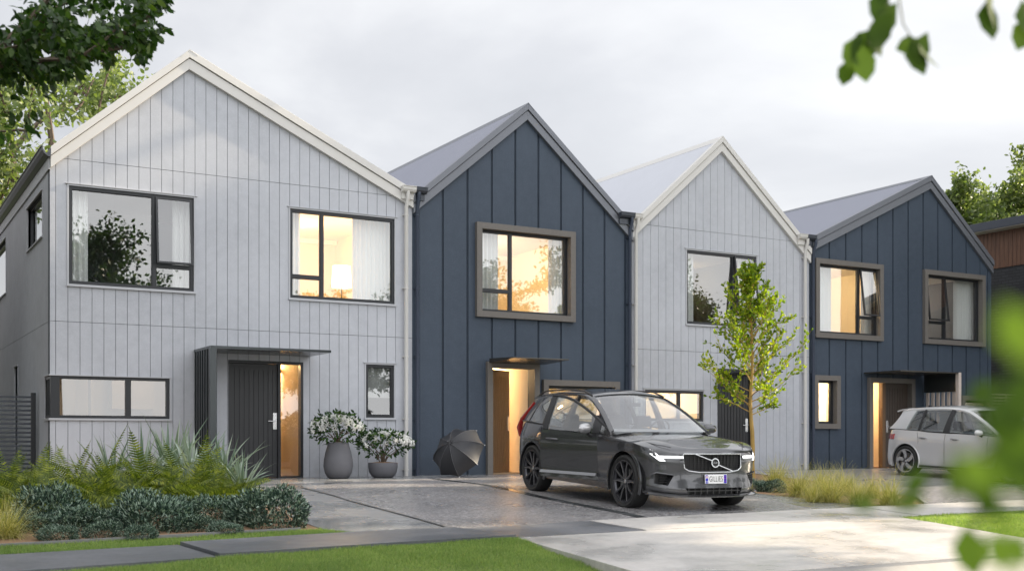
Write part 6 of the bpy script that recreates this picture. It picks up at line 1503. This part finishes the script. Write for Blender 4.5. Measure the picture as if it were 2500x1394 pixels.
hn = 42000; HP = np.c_[rng.uniform(-8, 66, hn), -27.5+rng.normal(size=hn)*.28, -.45+1.5*rng.uniform(0, 1, hn)**.8]  # added unseen hedge, there only for darker reflections
HP[:, 2] += .12*np.sin(HP[:, 0]*1.7)+.1*np.sin(HP[:, 0]*4.3)
V, Fc = leaves_np(HP, rng.normal(size=(hn, 3)), rng.uniform(.12, .20, hn), rng.uniform(.06, .10, hn), .1)
tag(npmesh('added_hedge', V, Fc, M['leaf_dk']), 'long low hedge added out of view across the street to darken reflections in car sides and low windows', 'added_hedge')
# ---------------------------------------------------------------- twigs close to the lens
M['leaf_f'] = leafmat('bright_green_near_leaf', [(0, (.045, .085, .014)), (.5, (.08, .14, .02)), (1, (.13, .20, .04))], .7, .45, .2)
M['twig'] = mat('green_twig_bark', (.14, .15, .06), .7)
def atd(px, py, b):
    a = (px-CX)/F_*b; return Vector((a*cT+b*sT, -a*sT+b*cT-CD, CH+(YH-py)/F_*b))
def twig(name, label, stems, lv, L):
    o0 = atd(*stems[0][0]); e = empty(name, o0); tag(e, label, 'branch')
    mb = MB()
    for s in stems: mb.tube([atd(*p)-o0 for p in s], [.0032*(1-.6*i/(len(s)-1)) for i in range(len(s))], 6)
    mb.build('stem', M['twig'], e, smooth=True)
    C = []; D = []; U = []; LL = []; WW = []
    fwd = Vector((sT, cT, 0)); r5 = random.Random(5)
    for (px, py, b, ang, sz) in lv:
        c = atd(px, py, b)-o0; a = R(ang); d = Vector((cT, -sT, 0))*math.cos(a)+Vector((0, 0, 1))*math.sin(a); C.append(tuple(c-d*sz*L/2)); D.append(tuple(d)); U.append(tuple(fwd+Vector((r5.gauss(0, .35), r5.gauss(0, .35), r5.gauss(0, .35))))); LL.append(sz*L); WW.append(sz*L*.60)
    V, Fc = leaves_np(np.array(C), np.array(D), np.array(LL), np.array(WW), .08, up=np.array(U), jit=.55)
    npmesh('leaves', V, Fc, M['leaf_f'], e)
    return e
r = random.Random(77); lv = []
for (px, py, b, n_, s) in ((2480, 1150, .85, 6, 50), (2470, 1060, .9, 4, 45), (2445, 1240, .95, 4, 45), (2495, 980, .8, 3, 35), (2330, 1165, 1.0, 3, 40), (2490, 1290, .9, 2, 25)):
    for i in range(n_): lv.append((px+r.gauss(0, s), py+r.gauss(0, s*1.1), b*r.uniform(.7, .9), r.uniform(-150, -30), r.uniform(.65, .95)))
lv += [(2368, 1345, 1.25, -80, 1.45), (2490, 815, .55, -60, .9), (2235, 1180, .95, -120, .8), (2215, 1225, 1.0, -170, .8), (2395, 960, .95, -140, .8), (2350, 1180, .9, -60, .9), (2110, 1228, 1.05, -175, .7)]
twig('leafy_twig', 'blurred green leafy twig hanging close to the lens at the lower right', [[(2620, 700, .8), (2540, 900, .82), (2480, 1080, .85), (2400, 1230, .95), (2370, 1300, 1.2)], [(2500, 1040, .85), (2400, 1110, .9), (2290, 1160, .98), (2230, 1200, 1.0)]], lv, .040)
twig('leafy_twig', 'largest leafy sprig hanging into the view at the top right, leftmost of the three', [[(2200, -150, 3.06), (2165, 20, 2.98), (2120, 100, 2.98), (2100, 150, 2.98)]], [(2150, 78, 2.94, -125, 1.1), (2112, 112, 2.98, -130, 1.15), (2085, 128, 2.98, -110, 1.0), (2110, 158, 2.94, -85, .95), (2066, 178, 3.01, -105, .75), (2135, 100, 2.98, -80, .9), (2165, 50, 2.98, -120, 1.0), (2148, 20, 2.98, -100, 1.0)], .105)
twig('leafy_twig', 'small sprig with a pair of leaves, middle one of the three at the top right', [[(2180, -100, 2.89), (2205, 60, 2.89), (2240, 115, 2.89)]], [(2238, 142, 2.89, -75, 1.0), (2262, 135, 2.89, -60, .95), (2215, 110, 2.89, -160, .7), (2250, 120, 2.89, -110, .9)], .10)
twig('leafy_twig', 'few leaf tips showing at the very top right corner of the view', [[(2400, -100, 2.80), (2412, 30, 2.80)], [(2520, -60, 2.80), (2500, 60, 2.80)]], [(2414, 50, 2.80, -88, 1.0), (2420, 20, 2.80, -95, 1.0), (2497, 85, 2.80, -115, .9), (2505, 50, 2.80, -80, 1.0)], .105)
# ================================================================ LIGHT, SKY, CAMERA
w = bpy.data.worlds.new('World'); scn.world = w; w.use_nodes = True; nt = w.node_tree; bg = nt.nodes['Background']
def wn(t, **k):
    x = nt.nodes.new(t)
    for a, b in k.items(): setattr(x, a, b)
    return x
sky = wn('ShaderNodeTexSky'); sky.sky_type = 'NISHITA'; sky.sun_disc = False
el = math.asin(SUN.z); az = math.atan2(SUN.x, SUN.y); sky.sun_elevation = el; sky.sun_rotation = az; sky.air_density = 1.0; sky.dust_density = 2.0
tc = wn('ShaderNodeTexCoord'); sx = wn('ShaderNodeSeparateXYZ'); nt.links.new(tc.outputs['Generated'], sx.inputs[0])
zz = wn('ShaderNodeMath', operation='MAXIMUM'); nt.links.new(sx.outputs['Z'], zz.inputs[0]); zz.inputs[1].default_value = .0
za = wn('ShaderNodeMath', operation='ADD'); nt.links.new(zz.outputs[0], za.inputs[0]); za.inputs[1].default_value = .22
dx = wn('ShaderNodeMath', operation='DIVIDE'); nt.links.new(sx.outputs['X'], dx.inputs[0]); nt.links.new(za.outputs[0], dx.inputs[1])
dy = wn('ShaderNodeMath', operation='DIVIDE'); nt.links.new(sx.outputs['Y'], dy.inputs[0]); nt.links.new(za.outputs[0], dy.inputs[1])
cb = wn('ShaderNodeCombineXYZ'); nt.links.new(dx.outputs[0], cb.inputs[0]); nt.links.new(dy.outputs[0], cb.inputs[1])
def wnoise(sc, det, ro, off):
    mp = wn('ShaderNodeMapping'); mp.inputs['Location'].default_value = (off, off*.7, 0); nt.links.new(cb.outputs[0], mp.inputs[0])
    n = wn('ShaderNodeTexNoise'); n.inputs['Scale'].default_value = sc; n.inputs['Detail'].default_value = det; n.inputs['Roughness'].default_value = ro; n.inputs['Distortion'].default_value = .3; nt.links.new(mp.outputs[0], n.inputs['Vector']); return n.outputs['Fac']
def wramp(f, st):
    r_ = wn('ShaderNodeValToRGB'); e = r_.color_ramp.elements
    while len(e) < len(st): e.new(.5)
    for q, (p, c) in zip(e, st): q.position = p; q.color = (*c, 1)
    nt.links.new(f, r_.inputs[0]); return r_.outputs[0]
def wmix(f, a, b, mode='MIX'):
    m = wn('ShaderNodeMix', data_type='RGBA', blend_type=mode)
    for s_, v in ((m.inputs[0], f), (m.inputs[6], a), (m.inputs[7], b)):
        if isinstance(v, (int, float)): s_.default_value = v
        elif isinstance(v, tuple): s_.default_value = (*v, 1)
        else: nt.links.new(v, s_)
    return m.outputs[2]
SKYG = 0.55
cl1 = wramp(wnoise(.75, 7, .52, 3.1), [(.36, tuple(SKYG*v for v in (.66, .67, .70))), (.47, tuple(SKYG*v for v in (.80, .805, .83))), (.60, tuple(SKYG*v for v in (1.10, 1.10, 1.10)))])
# brighter toward the part of the sky behind the camera and overhead
dt = wn('ShaderNodeVectorMath', operation='DOT_PRODUCT'); nt.links.new(tc.outputs['Generated'], dt.inputs[0]); dt.inputs[1].default_value = (.25, -.85, .46)
br = wn('ShaderNodeMapRange'); nt.links.new(dt.outputs['Value'], br.inputs['Value']); br.inputs['From Min'].default_value = -.15; br.inputs['From Max'].default_value = .9; br.inputs['To Min'].default_value = 1; br.inputs['To Max'].default_value = 2.3
cl2 = wmix(1, cl1, br.outputs[0], 'MULTIPLY')
skd = wmix(1, sky.outputs[0], (.11, .11, .11), 'MULTIPLY')
mixed = wmix(.90, skd, cl2)
hz = wramp(sx.outputs['Z'], [(.0, (1.0, 1.0, 1.0)), (.22, (0, 0, 0))])
mixed = wmix(hz, mixed, wmix(1, (SKYG*.98, SKYG*.99, SKYG*1.0), br.outputs[0], 'MULTIPLY'))
m10 = wmix(1, mixed, (10, 10, 10), 'MULTIPLY'); nt.links.new(m10, bg.inputs[0]); bg.inputs[1].default_value = .1
S = bpy.data.lights.new('sun', 'SUN'); S.energy = 5.0; S.angle = R(.6); S.color = (1, .85, .64); so = bpy.data.objects.new('sun', S); col.objects.link(so); so.rotation_euler = SUN.to_track_quat('Z', 'Y').to_euler()
cam = bpy.data.cameras.new('camera'); co = bpy.data.objects.new('camera', cam); col.objects.link(co); scn.camera = co
co.location = (0, -CD, CH); co.rotation_euler = (R(90), 0, -TH); cam.sensor_width = 36; cam.lens = 36*F_/2500; cam.shift_y = (YH-697)/2500; cam.clip_start = .05; cam.clip_end = 2000
cam.dof.use_dof = True; cam.dof.focus_distance = 19.5; cam.dof.aperture_fstop = 2.2
scn.render.resolution_x = 1024; scn.render.resolution_y = 570
scn.view_settings.view_transform = 'Standard'; scn.view_settings.look = 'None'; scn.view_settings.exposure = .92; scn.view_settings.gamma = 1
scn.cycles.max_bounces = 8; scn.cycles.transparent_max_bounces = 16; scn.cycles.glossy_bounces = 4; scn.cycles.sample_clamp_indirect = 6
bpy.context.view_layer.update()
